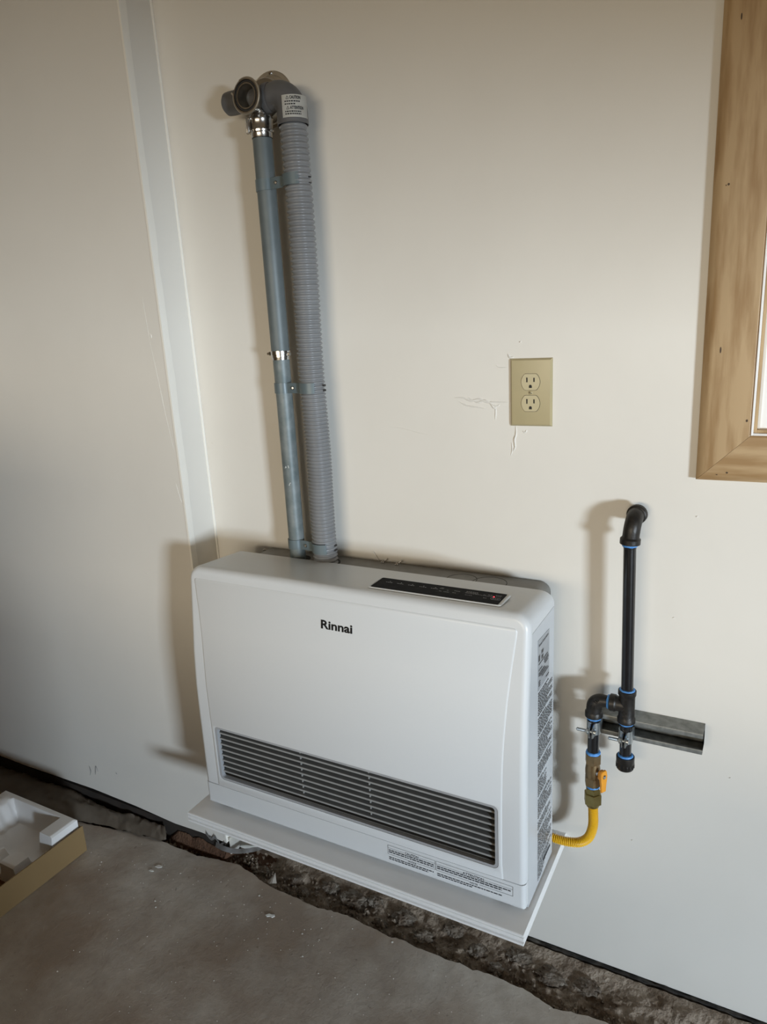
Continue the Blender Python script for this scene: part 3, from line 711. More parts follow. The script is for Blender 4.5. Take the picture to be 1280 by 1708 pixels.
# ================================================================== VENT THROUGH THE WALL
VX, VZ, VY = -.4790, 1.7755, -.0500
HX, HY = -.4035, -.0520
V = thing('vent_terminal', 'grey plastic and metal vent fitting on a round wall flange near top left', 'vent', (-.4846, 0, 1.789))
bm = BM(); lathe(bm, (-.4846, -.0002, 1.789), (0, -1, 0), [(0, .0515), (.0022, .0515), (.0035, .0500), (.0035, .0440), (.0060, .0425), (.0070, .0400), (.0070, .0)], 48); obj('wall_flange', bm, flange_m, V)
bm = BM(); lathe(bm, (-.4800, -.0035, 1.8355), (0, -1, 0), [(0, .0040), (.0015, .0040), (.0032, .0026), (.0034, .0)], 14); obj('screw', bm, steel, V)
bm = BM(); lathe(bm, (-.4835, -.0068, 1.785), (0, -1, 0), [(0, .0385), (.018, .0385), (.021, .0365), (.021, 0)], 40); obj('chamber', bm, steel_dk, V)
def lab(bm, cx, cz, w, h, y): prism(bm, [(cx - w, cz - h), (cx + w, cz - h), (cx + w, cz + h), (cx - w, cz + h)], lambda a, c: Vector((a, y, c)), (0, -.0004, 0))
bm = BM()
LT = lambda a, c: Vector((-.4790 + a, -.012 - c * .3, 0)) 
cyl = lambda ang, yy, rr=.0389: Vector((-.4835 + rr * math.cos(ang), yy, 1.785 + rr * math.sin(ang)))
G2 = [[bm.verts.new(cyl(PI / 2 + .17 - .34 * i / 6, -.0085 - .014 * j / 2)) for j in range(3)] for i in range(7)]
for i in range(6):
    for j in range(2): bm.faces.new((G2[i][j], G2[i + 1][j], G2[i + 1][j + 1], G2[i][j + 1]))
tl = obj('top_label', bm, label_m, V); tl['label'] = 'small white label reading TOP'
bm = BM(); put_text(bm, 'TOP', .008, lambda a, c: cyl(PI / 2 - a / .0389 + 0, -.0185 + c * 1.1, .0393), width=.0105, offset=.0003, cx=True); obj('top_lettering', bm, black, tl, False)
# metal flue body with open snap-ring port facing the room
bm = BM()
lathe(bm, (VX + .003, -.02, VZ), (0, -1, 0), [(0, .0225), (.044, .0225), (.050, .0225)], 36, cap=False)
lathe(bm, (VX + .003, -.070, VZ), (0, -1, 0), [(0, .0225), (.006, .0255), (.017, .0258), (.0185, .0295), (.022, .0300), (.0245, .0292), (.0245, .0268), (.020, .0262), (.020, .0228), (.0235, .0224), (.0235, .0198), (-.006, .0194), (-.030, .0190), (-.030, .0)], 40, cap=False)
fb = obj('flue_body', bm, steel_dk, V); fb['label'] = 'dull metal flue body with an open round port'
bm = BM(); lathe(bm, (VX + .003, -.0902, VZ), (0, -1, 0), [(0, .0229), (.003, .0232), (.003, .0258), (0, .0262)], 40, loop=True, cap=False); obj('port_seal', bm, rubber, fb)
bm = BM()                                         # snap ring with a gap
P = [Vector((VX + .003 + .0296 * math.cos(a), -.0925, VZ + .0296 * math.sin(a))) for a in [math.radians(170 + 305 * k / 40) for k in range(41)]]
tube(bm, P, .0021, 10); tube(bm, [P[0], P[0] + Vector((-.004, -.001, .005))], .0018, 8); obj('snap_ring', bm, flange_m, fb)
bm = BM(); lathe(bm, (VX + .004, -.045, VZ - .002), (.45, 0, .9), [(-.014, .017), (.0, .0155), (.012, .0135), (.012, 0)], 24); obj('port_inner_ring', bm, steel, fb)
bm = BM(); lathe(bm, (VX, VY, VZ - .012), (0, 0, -1), [(0, .0205), (.014, .0205), (.0155, .0222), (.024, .0222), (.0255, .0205), (.046, .0205), (.047, .0195)], 32, cap=False); obj('flue_outlet', bm, steel, V)
# coupling clamp with latch
bm = BM(); lathe(bm, (VX, VY, 1.7195), (0, 0, 1), [(0, .0212), (.0005, .0236), (.004, .0242), (.006, .0230), (.021, .0230), (.0235, .0242), (.027, .0236), (.0275, .0212)], 36, cap=False)
cc = obj('coupling_clamp', bm, steel, V); cc['label'] = 'bright steel coupling clamp with a latch'
bm = BM()
for k, (ang, hz) in enumerate(((206, 0), (226, 0), (246, 0))):
    a = math.radians(ang); d = Vector((math.cos(a), math.sin(a), 0)); p = Vector((VX, VY, 1.7325)) + d * .0268
    t = bmesh.new(); sx = (.0024, .0050, .0024)[k]; box(t, -sx, sx, -.0024, .0024, -.0125, .0125, .0009)
    join(bm, t, Matrix.Translation(p) @ Matrix.Rotation(a + PI / 2, 4, 'Z'))
for zz_ in (1.7225, 1.7425):
    tube(bm, [Vector((VX, VY, zz_)) + Vector((math.cos(math.radians(q)), math.sin(math.radians(q)), 0)) * .0268 for q in range(200, 261, 6)], .0018, 8)
obj('latch', bm, steel, cc)['kind'] = 'stuff'
bm = BM(); lathe(bm, (VX, VY, 1.7108), (0, 0, 1), [(0, .0198), (0, .0204), (.0075, .0206), (.009, .0212)], 32, cap=False); obj('collar', bm, steel, cc)
# intake stub at left and elbow at right
bm = BM(); lathe(bm, (-.4935, -.0475, 1.7845), (-1, 0, 0), [(-.01, .0212), (.0, .0212), (.054, .0212), (.062, .0205), (.0665, .0165), (.0675, .0)], 32); obj('intake_stub', bm, elbow_m, V)
bm = BM()
RB = .0300
pth = [Vector((-.4870, HY, 1.7770)), Vector((-.4600, HY, 1.7770)), Vector((-.4440, HY, 1.7765))] + arc_path((HX - .034, HY, 1.7770 - .034), (0, 0, 1), (1, 0, 0), .034, 0, PI / 2, 12)[1:] + [Vector((HX, HY, 1.7310)), Vector((HX, HY, 1.7230))]
rad = [.0225, .0228, .0250] + [.0255 + .0035 * k / 12 for k in range(1, 13)] + [.0292, .0294]
tube(bm, pth, rad, 36, cap=False)
lathe(bm, (HX, HY, 1.7230), (0, 0, -1), [(0, .0294), (.0015, .0296), (.0022, .0286), (.0005, .0270), (-.02, .0262)], 36, cap=False)
lathe(bm, (-.4470, HY, 1.7766), (-1, 0, 0), [(0, .0252), (.002, .0262), (.012, .0262), (.014, .0230)], 36, cap=False)
el = obj('intake_elbow', bm, elbow_m, V); el['label'] = 'dark grey plastic elbow turning down to the hose'
cyl2 = lambda ang, z, rr=.0297: Vector((HX + rr * math.cos(ang), HY + rr * math.sin(ang), z))
A0, A1 = math.radians(-92), math.radians(12); LZ0, LZ1 = 1.7285, 1.7660
bm = BM()
def shiftr(z): return interp(z, [1.7285, 1.7400, 1.7600, 1.7700], [.0298, .0295, .0285, .0280])
G3 = [[bm.verts.new(cyl2(A0 + (A1 - A0) * i / 14, LZ0 + (LZ1 - LZ0) * j / 6, .0300)) for j in range(7)] for i in range(15)]
for i in range(14):
    for j in range(6): bm.faces.new((G3[i][j], G3[i + 1][j], G3[i + 1][j + 1], G3[i][j + 1]))
bmesh.ops.solidify(bm, geom=bm.faces[:], thickness=.0003)
wl = obj('warning_label', bm, label_m, el); wl['label'] = 'white label headed CAUTION and ATTENTION'
bm = BM(); LC = lambda a, c: cyl2(A0 + .30 + a / .03, LZ0 + c, .03035)
put_text(bm, 'CAUTION', .0070, lambda a, c: LC(.0065 + a, .0300 + c), width=.021, offset=.0003)
put_text(bm, 'ATTENTION', .0070, lambda a, c: LC(.0065 + a, .0130 + c), width=.026, offset=.0003)
for zb_l in (.0300, .0130):
    for (p, q) in (((0, 0), (.005, 0)), ((.005, 0), (.0025, .005)), ((.0025, .005), (0, 0))):
        dx, dy = q[0] - p[0], q[1] - p[1]; L_ = math.hypot(dx, dy); nx_, ny_ = -dy / L_ * .0004, dx / L_ * .0004
        bm.faces.new([bm.verts.new(LC(a, zb_l + c)) for a, c in ((p[0] - nx_, p[1] - ny_), (q[0] - nx_, q[1] - ny_), (q[0] + nx_, q[1] + ny_), (p[0] + nx_, p[1] + ny_))])
for z_, e_ in ((.0250, .026), (.0205, .018), (.0082, .027), (.0042, .027)): greek(bm, LC, -.003, e_, z_, .0022, rnd, (.002, .004), .0010)
hl = [bm.verts.new(LC(a, c)) for a, c in ((-.008, .0188), (.03, .0188), (.03, .0192), (-.008, .0192))]; bm.faces.new(hl)
obj('label_print', bm, black, wl, False)['kind'] = 'stuff'

# exhaust pipe: upper tube, lower tube, worm-drive band
EP = thing('exhaust_pipe', 'smooth grey metal exhaust pipe running up from behind the heater', 'pipe', (VX, VY, .852))
bm = BM(); lathe(bm, (VX, VY, 1.3000), (0, 0, 1), [(0, .0180), (.0, .0190), (.002, .0192), (.41, .0192), (.4105, .0182)], 36, cap=False); obj('upper_tube', bm, exh_m, EP)
bm = BM(); lathe(bm, (VX, VY, .840), (0, 0, 1), [(0, .0172), (.30, .0174), (.485, .0176)], 36); obj('lower_tube', bm, exh_m2, EP)
bm = BM(); lathe(bm, (VX, VY, 1.2925), (0, 0, 1), [(0, .0178), (0, .0186), (.005, .0190), (.0055, .0200), (.0100, .0200), (.0105, .0208), (.0180, .0208), (.0180, .0190)], 36, cap=False)
hb = obj('band_clamp', bm, steel, EP)
bm = BM(); box(bm, VX + .0195, VX + .0245, VY - .005, VY + .003, 1.3000, 1.3070, .001); obj('clamp_lug', bm, steel_dk, hb)
bm = BM(); box(bm, VX - .0275, VX - .0200, VY - .0045, VY + .0035, 1.3020, 1.3095, .001)
lathe(bm, (VX - .0255, VY - .010, 1.3058), (0, 1, 0), [(0, .0026), (.006, .0026), (.006, .0015), (.016, .0015)], 10); obj('clamp_screw', bm, steel_dk, hb)
for pts in ([(math.radians(-95), 1.066), (math.radians(-88), 1.070), (math.radians(-83), 1.067)], [(math.radians(-70), 1.072), (math.radians(-66), 1.066)], [(math.radians(-75), 1.028), (math.radians(-66), 1.034), (math.radians(-60), 1.033)]):
    bm = BM(); tube(bm, [Vector((VX + .0175 * math.cos(a), VY + .0175 * math.sin(a), z)) for a, z in pts], .0005, 6); obj('scratch', bm, label_m, EP)
bm = BM(); frame_ring(bm, [(VX + .004 + .0245 * math.cos(a * PI / 16), VY + .0245 * math.sin(a * PI / 16)) for a in range(32)], [(VX + .0181 * math.cos(a * PI / 16), VY + .0181 * math.sin(a * PI / 16)) for a in range(32)], lambda a, c: Vector((a, c, ZG + .0002)), (0, 0, .0006)); obj('entry_gap', bm, gap_m, gb)

# corrugated intake hose
HS = thing('flexible_hose', 'ribbed grey plastic hose beside the smooth exhaust pipe', 'hose', (HX, HY, .856))
key = [(HX, HY, 1.7240), (HX + .0025, HY - .001, 1.60), (HX + .0015, HY, 1.45), (HX - .0015, HY, 1.28), (HX + .0015, HY, 1.10), (HX, HY - .001, 1.00), (HX - .001, HY, .93), (HX, HY, .8566)]
cen = smooth_path(key, 60)
def at_z(z):
    for i in range(len(cen) - 1):
        if cen[i].z >= z >= cen[i + 1].z:
            t = (cen[i].z - z) / max(cen[i].z - cen[i + 1].z, 1e-9); return cen[i].lerp(cen[i + 1], t)
    return cen[-1]
P, Rr = [], []
z = 1.7235
while z > .860:
    pit = interp(z, [.86, .93, 1.0, 1.15, 1.28, 1.45, 1.72], [.0088, .0082, .0074, .0074, .0086, .0096, .0108])
    for k, (fr, rr) in enumerate(((0, .0232), (.14, .0232), (.26, .0246), (.40, .0262), (.56, .0267), (.72, .0262), (.86, .0246))):
        P.append(at_z(z - pit * fr)); Rr.append(rr)
    z -= pit
P.append(at_z(z)); Rr.append(.0243)
bm = BM(); tube(bm, P, Rr, 32, cap=True); obj('corrugated_tube', bm, hose_m, HS, True, 60)
bm = BM(); lathe(bm, (HX + .002, HY, ZG), (0, 0, 1), [(0, .0295), (.0012, .0295), (.0012, .0262)], 36, cap=False); obj('entry_ring', bm, gap_m, gb)

# three clips tying the pipe to the hose
def clip(zc, label):
    T = thing('pipe_clip', label, 'clip', (-.441, VY - .02, zc), 'clips tying the exhaust pipe to the hose')
    path = []
    r1 = .0200 if zc > 1.3 else .0184
    for a in range(80, 331, 10): t = math.radians(a); path.append(Vector((VX + r1 * math.cos(t), VY + r1 * math.sin(t), 0)))
    for a in range(205, 310, 8): t = math.radians(a); path.append(Vector((HX + .0274 * math.cos(t), HY + .0274 * math.sin(t), 0)))
    bm = BM(); L = []; N = len(path); hh = .0105
    for i, p in enumerate(path):
        d = (path[min(i + 1, N - 1)] - path[max(i - 1, 0)]).normalized(); nr = Vector((d.y, -d.x, 0))
        L.append([bm.verts.new(p + nr * o_ + Vector((0, 0, zc + q_))) for o_, q_ in ((-.0006, -hh), (.0010, -hh), (.0010, hh), (-.0006, hh))])
    for i in range(N - 1):
        for k in range(4): bm.faces.new((L[i][k], L[i][(k + 1) % 4], L[i + 1][(k + 1) % 4], L[i + 1][k]))
    bm.faces.new(L[0]); bm.faces.new(L[-1][::-1])
    obj('band', bm, clip_m, T)
    bm = BM(); mid = Vector((-.4460, VY - .0130, zc)); lathe(bm, mid, (.2, -1, 0), [(0, .0034), (.0016, .0034), (.0030, .0022), (.0031, 0)], 14); lathe(bm, mid + Vector((0, .002, 0)), (0, 1, 0), [(0, .003), (.006, .003)], 8); obj('screw', bm, steel, T)
    bm = BM()                                      # keeper at the right of the hose
    for dz in (-.006, .004):
        t = bmesh.new(); box(t, -.0015, .0015, -.004, .004, -.002, .002, .0004); join(bm, t, Matrix.Translation((HX + .0262, HY + .002, zc + dz)))
    obj('keeper', bm, rubber, T)
clip(1.6265, 'highest clip on the vent pipes, just below the wall fitting')
clip(1.2350, 'middle clip on the vent pipes, below the steel band clamp')
clip(.8945, 'lowest clip on the vent pipes, just above the heater')

# ================================================================== WALL OUTLET
O = thing('wall_outlet', 'ivory duplex wall outlet plate on the painted wall', 'outlet', (.0390, 0, 1.2175))
OX, OZ = .0390, 1.2182; PW, PH = .0390, .0612
bm = BM(); LV = []
for ins, y in ((0, -.0003), (.0, -.0014), (.0028, -.0052), (.0036, -.0055), (.0046, -.0056)):
    LV.append([bm.verts.new((OX + sx * (PW - ins), y, OZ + sz * (PH - ins))) for sx, sz in ((-1, -1), (1, -1), (1, 1), (-1, 1))])
for i in range(len(LV) - 1):
    for k in range(4): bm.faces.new((LV[i][k], LV[i][(k + 1) % 4], LV[i + 1][(k + 1) % 4], LV[i + 1][k]))
bm.faces.new(LV[-1])
obj('cover_plate', bm, ivory, O, True, 12)
def recep_poly(s=1.):
    out = []
    for k in range(36):
        a = 2 * PI * k / 36; x = .0172 * math.cos(a); z = max(-.0146, min(.0146, .0182 * math.sin(a))); out.append((x * s, z * s))
    return out
for dz in (.0193, -.0193):
    zc = OZ + dz
    bm = BM(); frame_ring(bm, [(OX + a * 1.035, zc + c * 1.035) for a, c in recep_poly()], [(OX + a, zc + c) for a, c in recep_poly()], lambda a, c: Vector((a, -.00562, c)), (0, -.0002, 0)); gp = obj('receptacle', bm, gap_m, O, False)
    bm = BM(); prism(bm, [(OX + a, zc + c) for a, c in recep_poly(.995)], lambda a, c: Vector((a, -.0050, c)), (0, -.0016, 0)); obj('receptacle_face', bm, ivory2, gp, False)
    for sx, hh in ((-.0066, .0043), (.0066, .0037)):
        bm = BM(); box(bm, OX + sx - .0012, OX + sx + .0012, -.0069, -.0060, zc + .0038 - hh, zc + .0038 + hh); obj('slot', bm, gap_m, gp, False)
        bm = BM(); q = [(OX + sx - .0014, zc + .0038 - hh * 1.2), (OX + sx - .0014, zc + .0038 + hh * 1.3), (OX + sx - .0066, zc + .0038 + hh * .9), (OX + sx - .0066, zc + .0038 - hh * .8)]; prism(bm, q, lambda a, c: Vector((a, -.0066, c)), (0, -.0002, 0)); obj('slot_guide', bm, ivory2, gp, False)
    bm = BM(); prism(bm, [(OX - .0001 + a, zc - .0082 + c) for a, c in ((-.0027, -.0024), (.0027, -.0024), (.0027, .0008), (.0020, .0026), (0, .0034), (-.0020, .0026), (-.0027, .0008))], lambda a, c: Vector((a, -.0060, c)), (0, -.0009, 0)); obj('ground_hole', bm, gap_m, gp, False)
bm = BM(); lathe(bm, (OX, -.0053, OZ), (0, -1, 0), [(0, .0034), (.0009, .0034), (.0018, .0022), (.0019, 0)], 18); sc = obj('screw', bm, ivory, O)
bm = BM(); t = bmesh.new(); box(t, -.0030, .0030, -.00025, .00025, -.0004, .0004); join(bm, t, Matrix.Translation((OX, -.0072, OZ)) @ Matrix.Rotation(.5, 4, 'Y')); obj('screw_slot', bm, gap_m, sc, False)

# ================================================================== STRUT AND GAS PIPING
ST = thing('strut_channel', 'short length of galvanised strut channel bolted level to the wall', 'channel', (.26, 0, .5785))
bm = BM(); sx0, sx1 = .1640, .3635; za, zb_ = .5795, .6205; th = .0025
cs = [(-.0005, za), (-.041, za), (-.041, za + .0095), (-.0345, za + .0095), (-.0345, za + .0075), (-.0385, za + .0075), (-.0385, za + th), (-.003, za + th), (-.003, zb_ - th), (-.0385, zb_ - th), (-.0385, zb_ - .0075), (-.0345, zb_ - .0075), (-.0345, zb_ - .0095), (-.041, zb_ - .0095), (-.041, zb_), (-.0005, zb_)]
prism(bm, cs, lambda a, c: Vector((sx0, a, c)), (sx1 - sx0, 0, 0)); bmesh.ops.triangulate(bm, faces=[fc for fc in bm.faces if len(fc.verts) > 4])
be = [e for e in bm.edges if abs((e.verts[0].co - e.verts[1].co).normalized().x) > .99 and e.verts[0].co.y < -.0408]
bmesh.ops.bevel(bm, geom=be, offset=.0012, segments=2, profile=.5, affect='EDGES')
obj('channel', bm, galv, ST, True, 30)
for x in (.205, .3150):
    bm = BM(); lathe(bm, (x, -.0035, .600), (0, -1, 0), [(0, .009), (.002, .009), (.002, .006), (.008, .006)], 6); obj('bolt', bm, zinc, ST)

GY = -.0555
GP = thing('gas_pipe', 'black iron gas pipe dropping from a wall elbow to a tee and capped leg', 'pipe', (.2345, GY, .525))
def seal(c, d, r_=.0132, h=.005, par=GP):
    bm = BM(); lathe(bm, c, d, [(0, .0100), (.0002, r_ - .0012), (h * .4, r_), (h * .8, r_ - .0006), (h, r_ - .0024), (h, .010)], 24, cap=False)
    rq = random.Random(int(abs(c[2]) * 1e4))
    for v in bm.verts: v.co += Vector((rq.uniform(-1, 1), rq.uniform(-1, 1), rq.uniform(-1, 1))) * .00035
    o = obj('thread_seal', bm, blue, par); o['label'] = 'smear of bright blue thread sealant'; return o
pa = Vector((.2296, GY, .966)); pb = Vector((.2343, GY, .684))
bm = BM(); lathe(bm, pb, pa - pb, [(-.006, .0106), ((pa - pb).length + .004, .0106)], 28); obj('riser', bm, pipe_blk, GP)
for p_, d_ in ((pa, -1), (pb, 1)):
    bm = BM(); dd = (pa - pb).normalized() * d_; bmp = [(0, .0100)]
    for k in range(5): bmp += [(.001 + k * .0016, .0109), (.0018 + k * .0016, .0103)]
    lathe(bm, p_ + dd * .001, dd, bmp, 24, cap=False); obj('pipe_thread', bm, iron, GP)
# wall elbow at the top
bm = BM()
e0 = Vector((.2296, GY, .968)); 
pth = [e0, e0 + Vector((0, 0, .010)), e0 + Vector((0, 0, .018))] + arc_path(e0 + Vector((0, .024, .018)), (0, -1, 0), (0, 0, 1), .024, 0, PI / 2, 10)[1:] + [e0 + Vector((0, .030, .042))]
pth = [Vector((p.x + (p.z - .968) * .10, p.y, p.z)) for p in pth]
tube(bm, pth, .0142, 28, cap=True, ref=(1, 0, 0)); 
we = obj('wall_elbow', bm, iron, GP)
bm = BM(); lathe(bm, e0 + Vector((0, 0, -.003)), (.05, 0, 1), [(0, .0150), (.0008, .0172), (.0095, .0172), (.0115, .0150), (.013, .0142)], 28); obj('collar', bm, iron, we)
ee = pth[-1]; bm = BM(); lathe(bm, ee + Vector((0, -.0045, 0)), (.12, 1, .02), [(-.001, .0142), (0, .0165), (.001, .0172), (.010, .0172), (.011, .0160)], 28); obj('collar', bm, iron, we)
bm = BM(); lathe(bm, ee, (0, 1, 0), [(0, .0106), (.030, .0106)], 20); obj('wall_nipple', bm, pipe_blk, we)
seal(e0 + Vector((0, 0, -.0075)), (0, 0, 1))
# tee
tz1, tz0 = .6885, .6235; TX = .2345
bm = BM(); lathe(bm, (TX, GY, tz0), (0, 0, 1), [(0, .0112), (0, .0150), (.001, .0160), (.0085, .0160), (.0105, .0148), (.0125, .0142), (.052, .0142), (.0545, .0148), (.0565, .0160), (.064, .0160), (.065, .0150), (.065, .0112)], 32, cap=False)
tee = obj('tee', bm, iron, GP)
bm = BM(); lathe(bm, (TX, GY, .6575), (-1, 0, 0), [(0, .0139), (.016, .0139), (.0185, .0145), (.0205, .0160), (.029, .0160), (.030, .0150), (.030, .0112)], 32, cap=False); obj('branch', bm, iron, tee)
bm = BM()                                           # cast marks
for (cx_, cz_) in ((TX - .0015, .6480),):
    for a in range(4):
        p = Vector((cx_ + .0045 * math.cos(PI / 2 * a), GY - .0140, cz_ + .0040 * math.sin(PI / 2 * a))); q = Vector((cx_ + .0045 * math.cos(PI / 2 * (a + 1)), GY - .0140, cz_ + .0040 * math.sin(PI / 2 * (a + 1))))
        tube(bm, [p, q], .0006, 6)
tube(bm, [Vector((TX - .0015 + .0038 * math.cos(a * PI / 8), GY - .0140, .6360 + .0036 * math.sin(a * PI / 8))) for a in range(17)], .0006, 6)
obj('cast_mark', bm, iron, tee)
seal((TX, GY, .6862), (0, 0, 1), .0140, .0045); seal((TX - .0292, GY, .6575), (-1, 0, 0), .0136, .0055); seal((TX, GY, .6245), (0, 0, -1), .0136, .0055)
bm = BM(); lathe(bm, (.2350, GY, .546), (0, 0, 1), [(0, .0106), (.080, .0106)], 28); obj('drip_leg', bm, pipe_blk, GP)
bm = BM(); pr = [(0, .0), (0, .0115), (.001, .0140), (.003, .0155), (.012, .0158), (.014, .0163), (.027, .0165), (.028, .0158), (.028, .0112)]
lathe(bm, (.2355, GY, .5255), (0, 0, 1), pr, 32, cap=False); cap = obj('end_cap', bm, iron, GP)
bm = BM()
for k in range(16):
    a = 2 * PI * k / 16; t = bmesh.new(); box(t, -.0012, .0012, -.001, .001, -.004, .004, .0004); join(bm, t, Matrix.Translation((.2355 + .0158 * math.cos(a), GY + .0158 * math.sin(a), .5350)) @ Matrix.Rotation(a + PI / 2, 4, 'Z'))
obj('cap_rib', bm, iron, cap)
seal((.2355, GY, .5525), (0, 0, 1), .0140, .0045)
# second elbow and left drop
EX = .1762
bm = BM()
pth = [Vector((TX - .027, GY, .6575)), Vector((.196, GY, .6575))] + arc_path((EX + .0165, GY, .6575 - .0165), (0, 0, 1), (-1, 0, 0), .0165, 0, PI / 2, 10)[1:] + [Vector((EX, GY, .634)), Vector((EX, GY, .624))]
tube(bm, pth, [.0106, .0112] + [.0118 + .0022 * min(1, k / 6) for k in range(1, 11)] + [.0142, .0142], 28); le = obj('street_elbow', bm, iron, GP)
bm = BM(); lathe(bm, (EX, GY, .6215), (0, 0, 1), [(0, .0112), (0, .0150), (.001, .0162), (.0100, .0162), (.0120, .0148), (.013, .0142)], 30, cap=False); obj('collar', bm, iron, le)
bm = BM()
for (cx_, cz_, an) in ((EX + .006, .6605, .5), (EX + .0005, .6460, 0)):
    t = bmesh.new()
    for dz in (-.0032, 0, .0032): box(t, -.0035, .0035, -.0006, .0006, dz - .0005, dz + .0005)
    box(t, -.0035, -.0027, -.0006, .0006, -.0035, .0035); box(t, .0027, .0035, -.0006, .0006, -.0035, .0035)
    join(bm, t, Matrix.Translation((cx_, GY - .0139, cz_)) @ Matrix.Rotation(an, 4, 'Y'))
obj('cast_mark', bm, iron, le)
seal((EX, GY, .6225), (0, 0, -1), .0136, .0062)
bm = BM(); lathe(bm, (EX + .0003, GY, .540), (0, 0, 1), [(0, .0106), (.086, .0106)], 28); obj('left_drop', bm, pipe_blk, GP)

# strut clamps
def strut_clamp(x, z, label):
    T = thing('pipe_clamp', label, 'clamp', (x, GY, z), 'pipe clamps on the strut channel')
    for sgn in (-1, 1):
        bm = BM(); L = []; path = []
        path.append(Vector((x + sgn * .0085, -.0355, 0))); path.append(Vector((x + sgn * .0120, -.0415, 0)))
        for k in range(9): a = math.radians(35 - 112 * k / 8); path.append(Vector((x + sgn * .0121 * math.cos(a), GY + .0121 * math.sin(a), 0)))
        path.append(Vector((x + sgn * .0028, GY - .0160, 0))); path.append(Vector((x + sgn * .0028, GY - .0260, 0)))
        N = len(path)
        for i, p in enumerate(path):
            d = (path[min(i + 1, N - 1)] - path[max(i - 1, 0)]).normalized(); nr = Vector((-d.y, d.x, 0)) * sgn
            h0, h1 = (-.0125, .0125) if i < N - 3 else ((-.016, .0100) if i < N - 1 else (-.012, .006))
            L.append([bm.verts.new(p + nr * o_ + Vector((0, 0, z + q_))) for o_, q_ in ((-.0009, h0), (.0009, h0), (.0009, h1), (-.0009, h1))])
        for i in range(N - 1):
            for k in range(4): bm.faces.new((L[i][k], L[i][(k + 1) % 4], L[i + 1][(k + 1) % 4], L[i + 1][k]))
        bm.faces.new(L[0]); bm.faces.new(L[-1][::-1]); obj('half_strap', bm, zinc, T, True, 40)
    bm = BM(); by = GY - .0205
    lathe(bm, (x + .0085, by, z - .001), (-1, 0, 0), [(0, .0052), (.004, .0055), (.004, .0028), (.034, .0028), (.036, .0022)], 14)
    for k in range(9): lathe(bm, (x - .010 - k * .0018, by, z - .001), (-1, 0, 0), [(0, .0028), (.0009, .0032), (.0018, .0028)], 12)
    obj('bolt', bm, zinc, T)
    bm = BM(); hexa(bm, (x - .0042, by, z - .001), (-1, 0, 0), .0062, .0048); obj('nut', bm, zinc, T)
strut_clamp(EX + .0003, .6010, 'left of the two zinc pipe clamps, under the black street elbow')
strut_clamp(TX + .0004, .5965, 'right of the two zinc pipe clamps, under the black tee')

# shut-off valve
GV = thing('gas_valve', 'small brass shut-off valve with an orange lever handle', 'valve', (.1765, GY, .475))
VXx = .1768
bm = BM(); hexa(bm, (VXx, GY, .5225), (0, 0, 1), .0152, .0205, ref=(1, .35, 0)); obj('upper_hex', bm, brass, GV, True, 25)
bm = BM(); lathe(bm, (VXx, GY, .4880), (0, 0, 1), [(0, .0122), (.006, .0130), (.012, .0140), (.022, .0140), (.030, .0130), (.036, .0126)], 28)
box(bm, VXx + .0015, VXx + .0030, GY - .0146, GY - .010, .494, .520, .0005); obj('body', bm, brass, GV)
bm = BM(); hexa(bm, (VXx, GY, .4740), (0, 0, 1), .0150, .0185, ref=(1, .35, 0)); obj('lower_hex', bm, brass, GV, True, 25)
seal((VXx, GY, .5420), (0, 0, 1), .0138, .0062, GV)
sd_ = Vector((.86, -.51, 0)).normalized(); vc = Vector((VXx, GY, .5065))
bm = BM(); lathe(bm, vc, sd_, [(.010, .0062), (.017, .0062), (.018, .0048), (.024, .0048)], 18); obj('stem', bm, steel, GV)
bm = BM(); Xh, Yh = sd_, Vector((-sd_.y, sd_.x, 0))
def hp(a, b_, c): return vc + sd_ * a + Yh * b_ + Vector((0, 0, c))
pv = [(-.0075, .0085), (-.0050, .0125), (.0050, .0125), (.0075, .0085), (.0082, .0), (.0075, -.010), (.0062, -.018), (.0060, -.0330), (-.0060, -.0330), (-.0062, -.018), (-.0075, -.010), (-.0082, 0)]
def slab(bm, poly, a0, a1):
    A = [bm.verts.new(hp(a0, p, q)) for p, q in poly]; B = [bm.verts.new(hp(a1, p, q)) for p, q in poly]; nn = len(A)
    bm.faces.new(A); bm.faces.new(B[::-1])
    for i in range(nn): bm.faces.new((A[i], A[(i + 1) % nn], B[(i + 1) % nn], B[i]))
t = bmesh.new(); slab(t, pv, .0240, .0285); bmesh.ops.bevel(t, geom=t.edges[:], offset=.0008, segments=2, affect='EDGES'); join(bm, t)
t = bmesh.new(); slab(t, [(p * 1.0, q * 1.0) for p, q in ((-.0068, -.006), (-.0068, .006), (-.004, .0105), (.004, .0105), (.0068, .006), (.0068, -.006), (.004, -.0095), (-.004, -.0095))], .0185, .0262); bmesh.ops.bevel(t, geom=t.edges[:], offset=.0008, segments=2, affect='EDGES'); join(bm, t)
hd = obj('lever', bm, orange, GV); hd['label'] = 'orange lever handle pointing down'
bm = BM(); hexa(bm, hp(.0280, 0, 0), sd_, .0042, .0025); obj('handle_nut', bm, steel, GV)

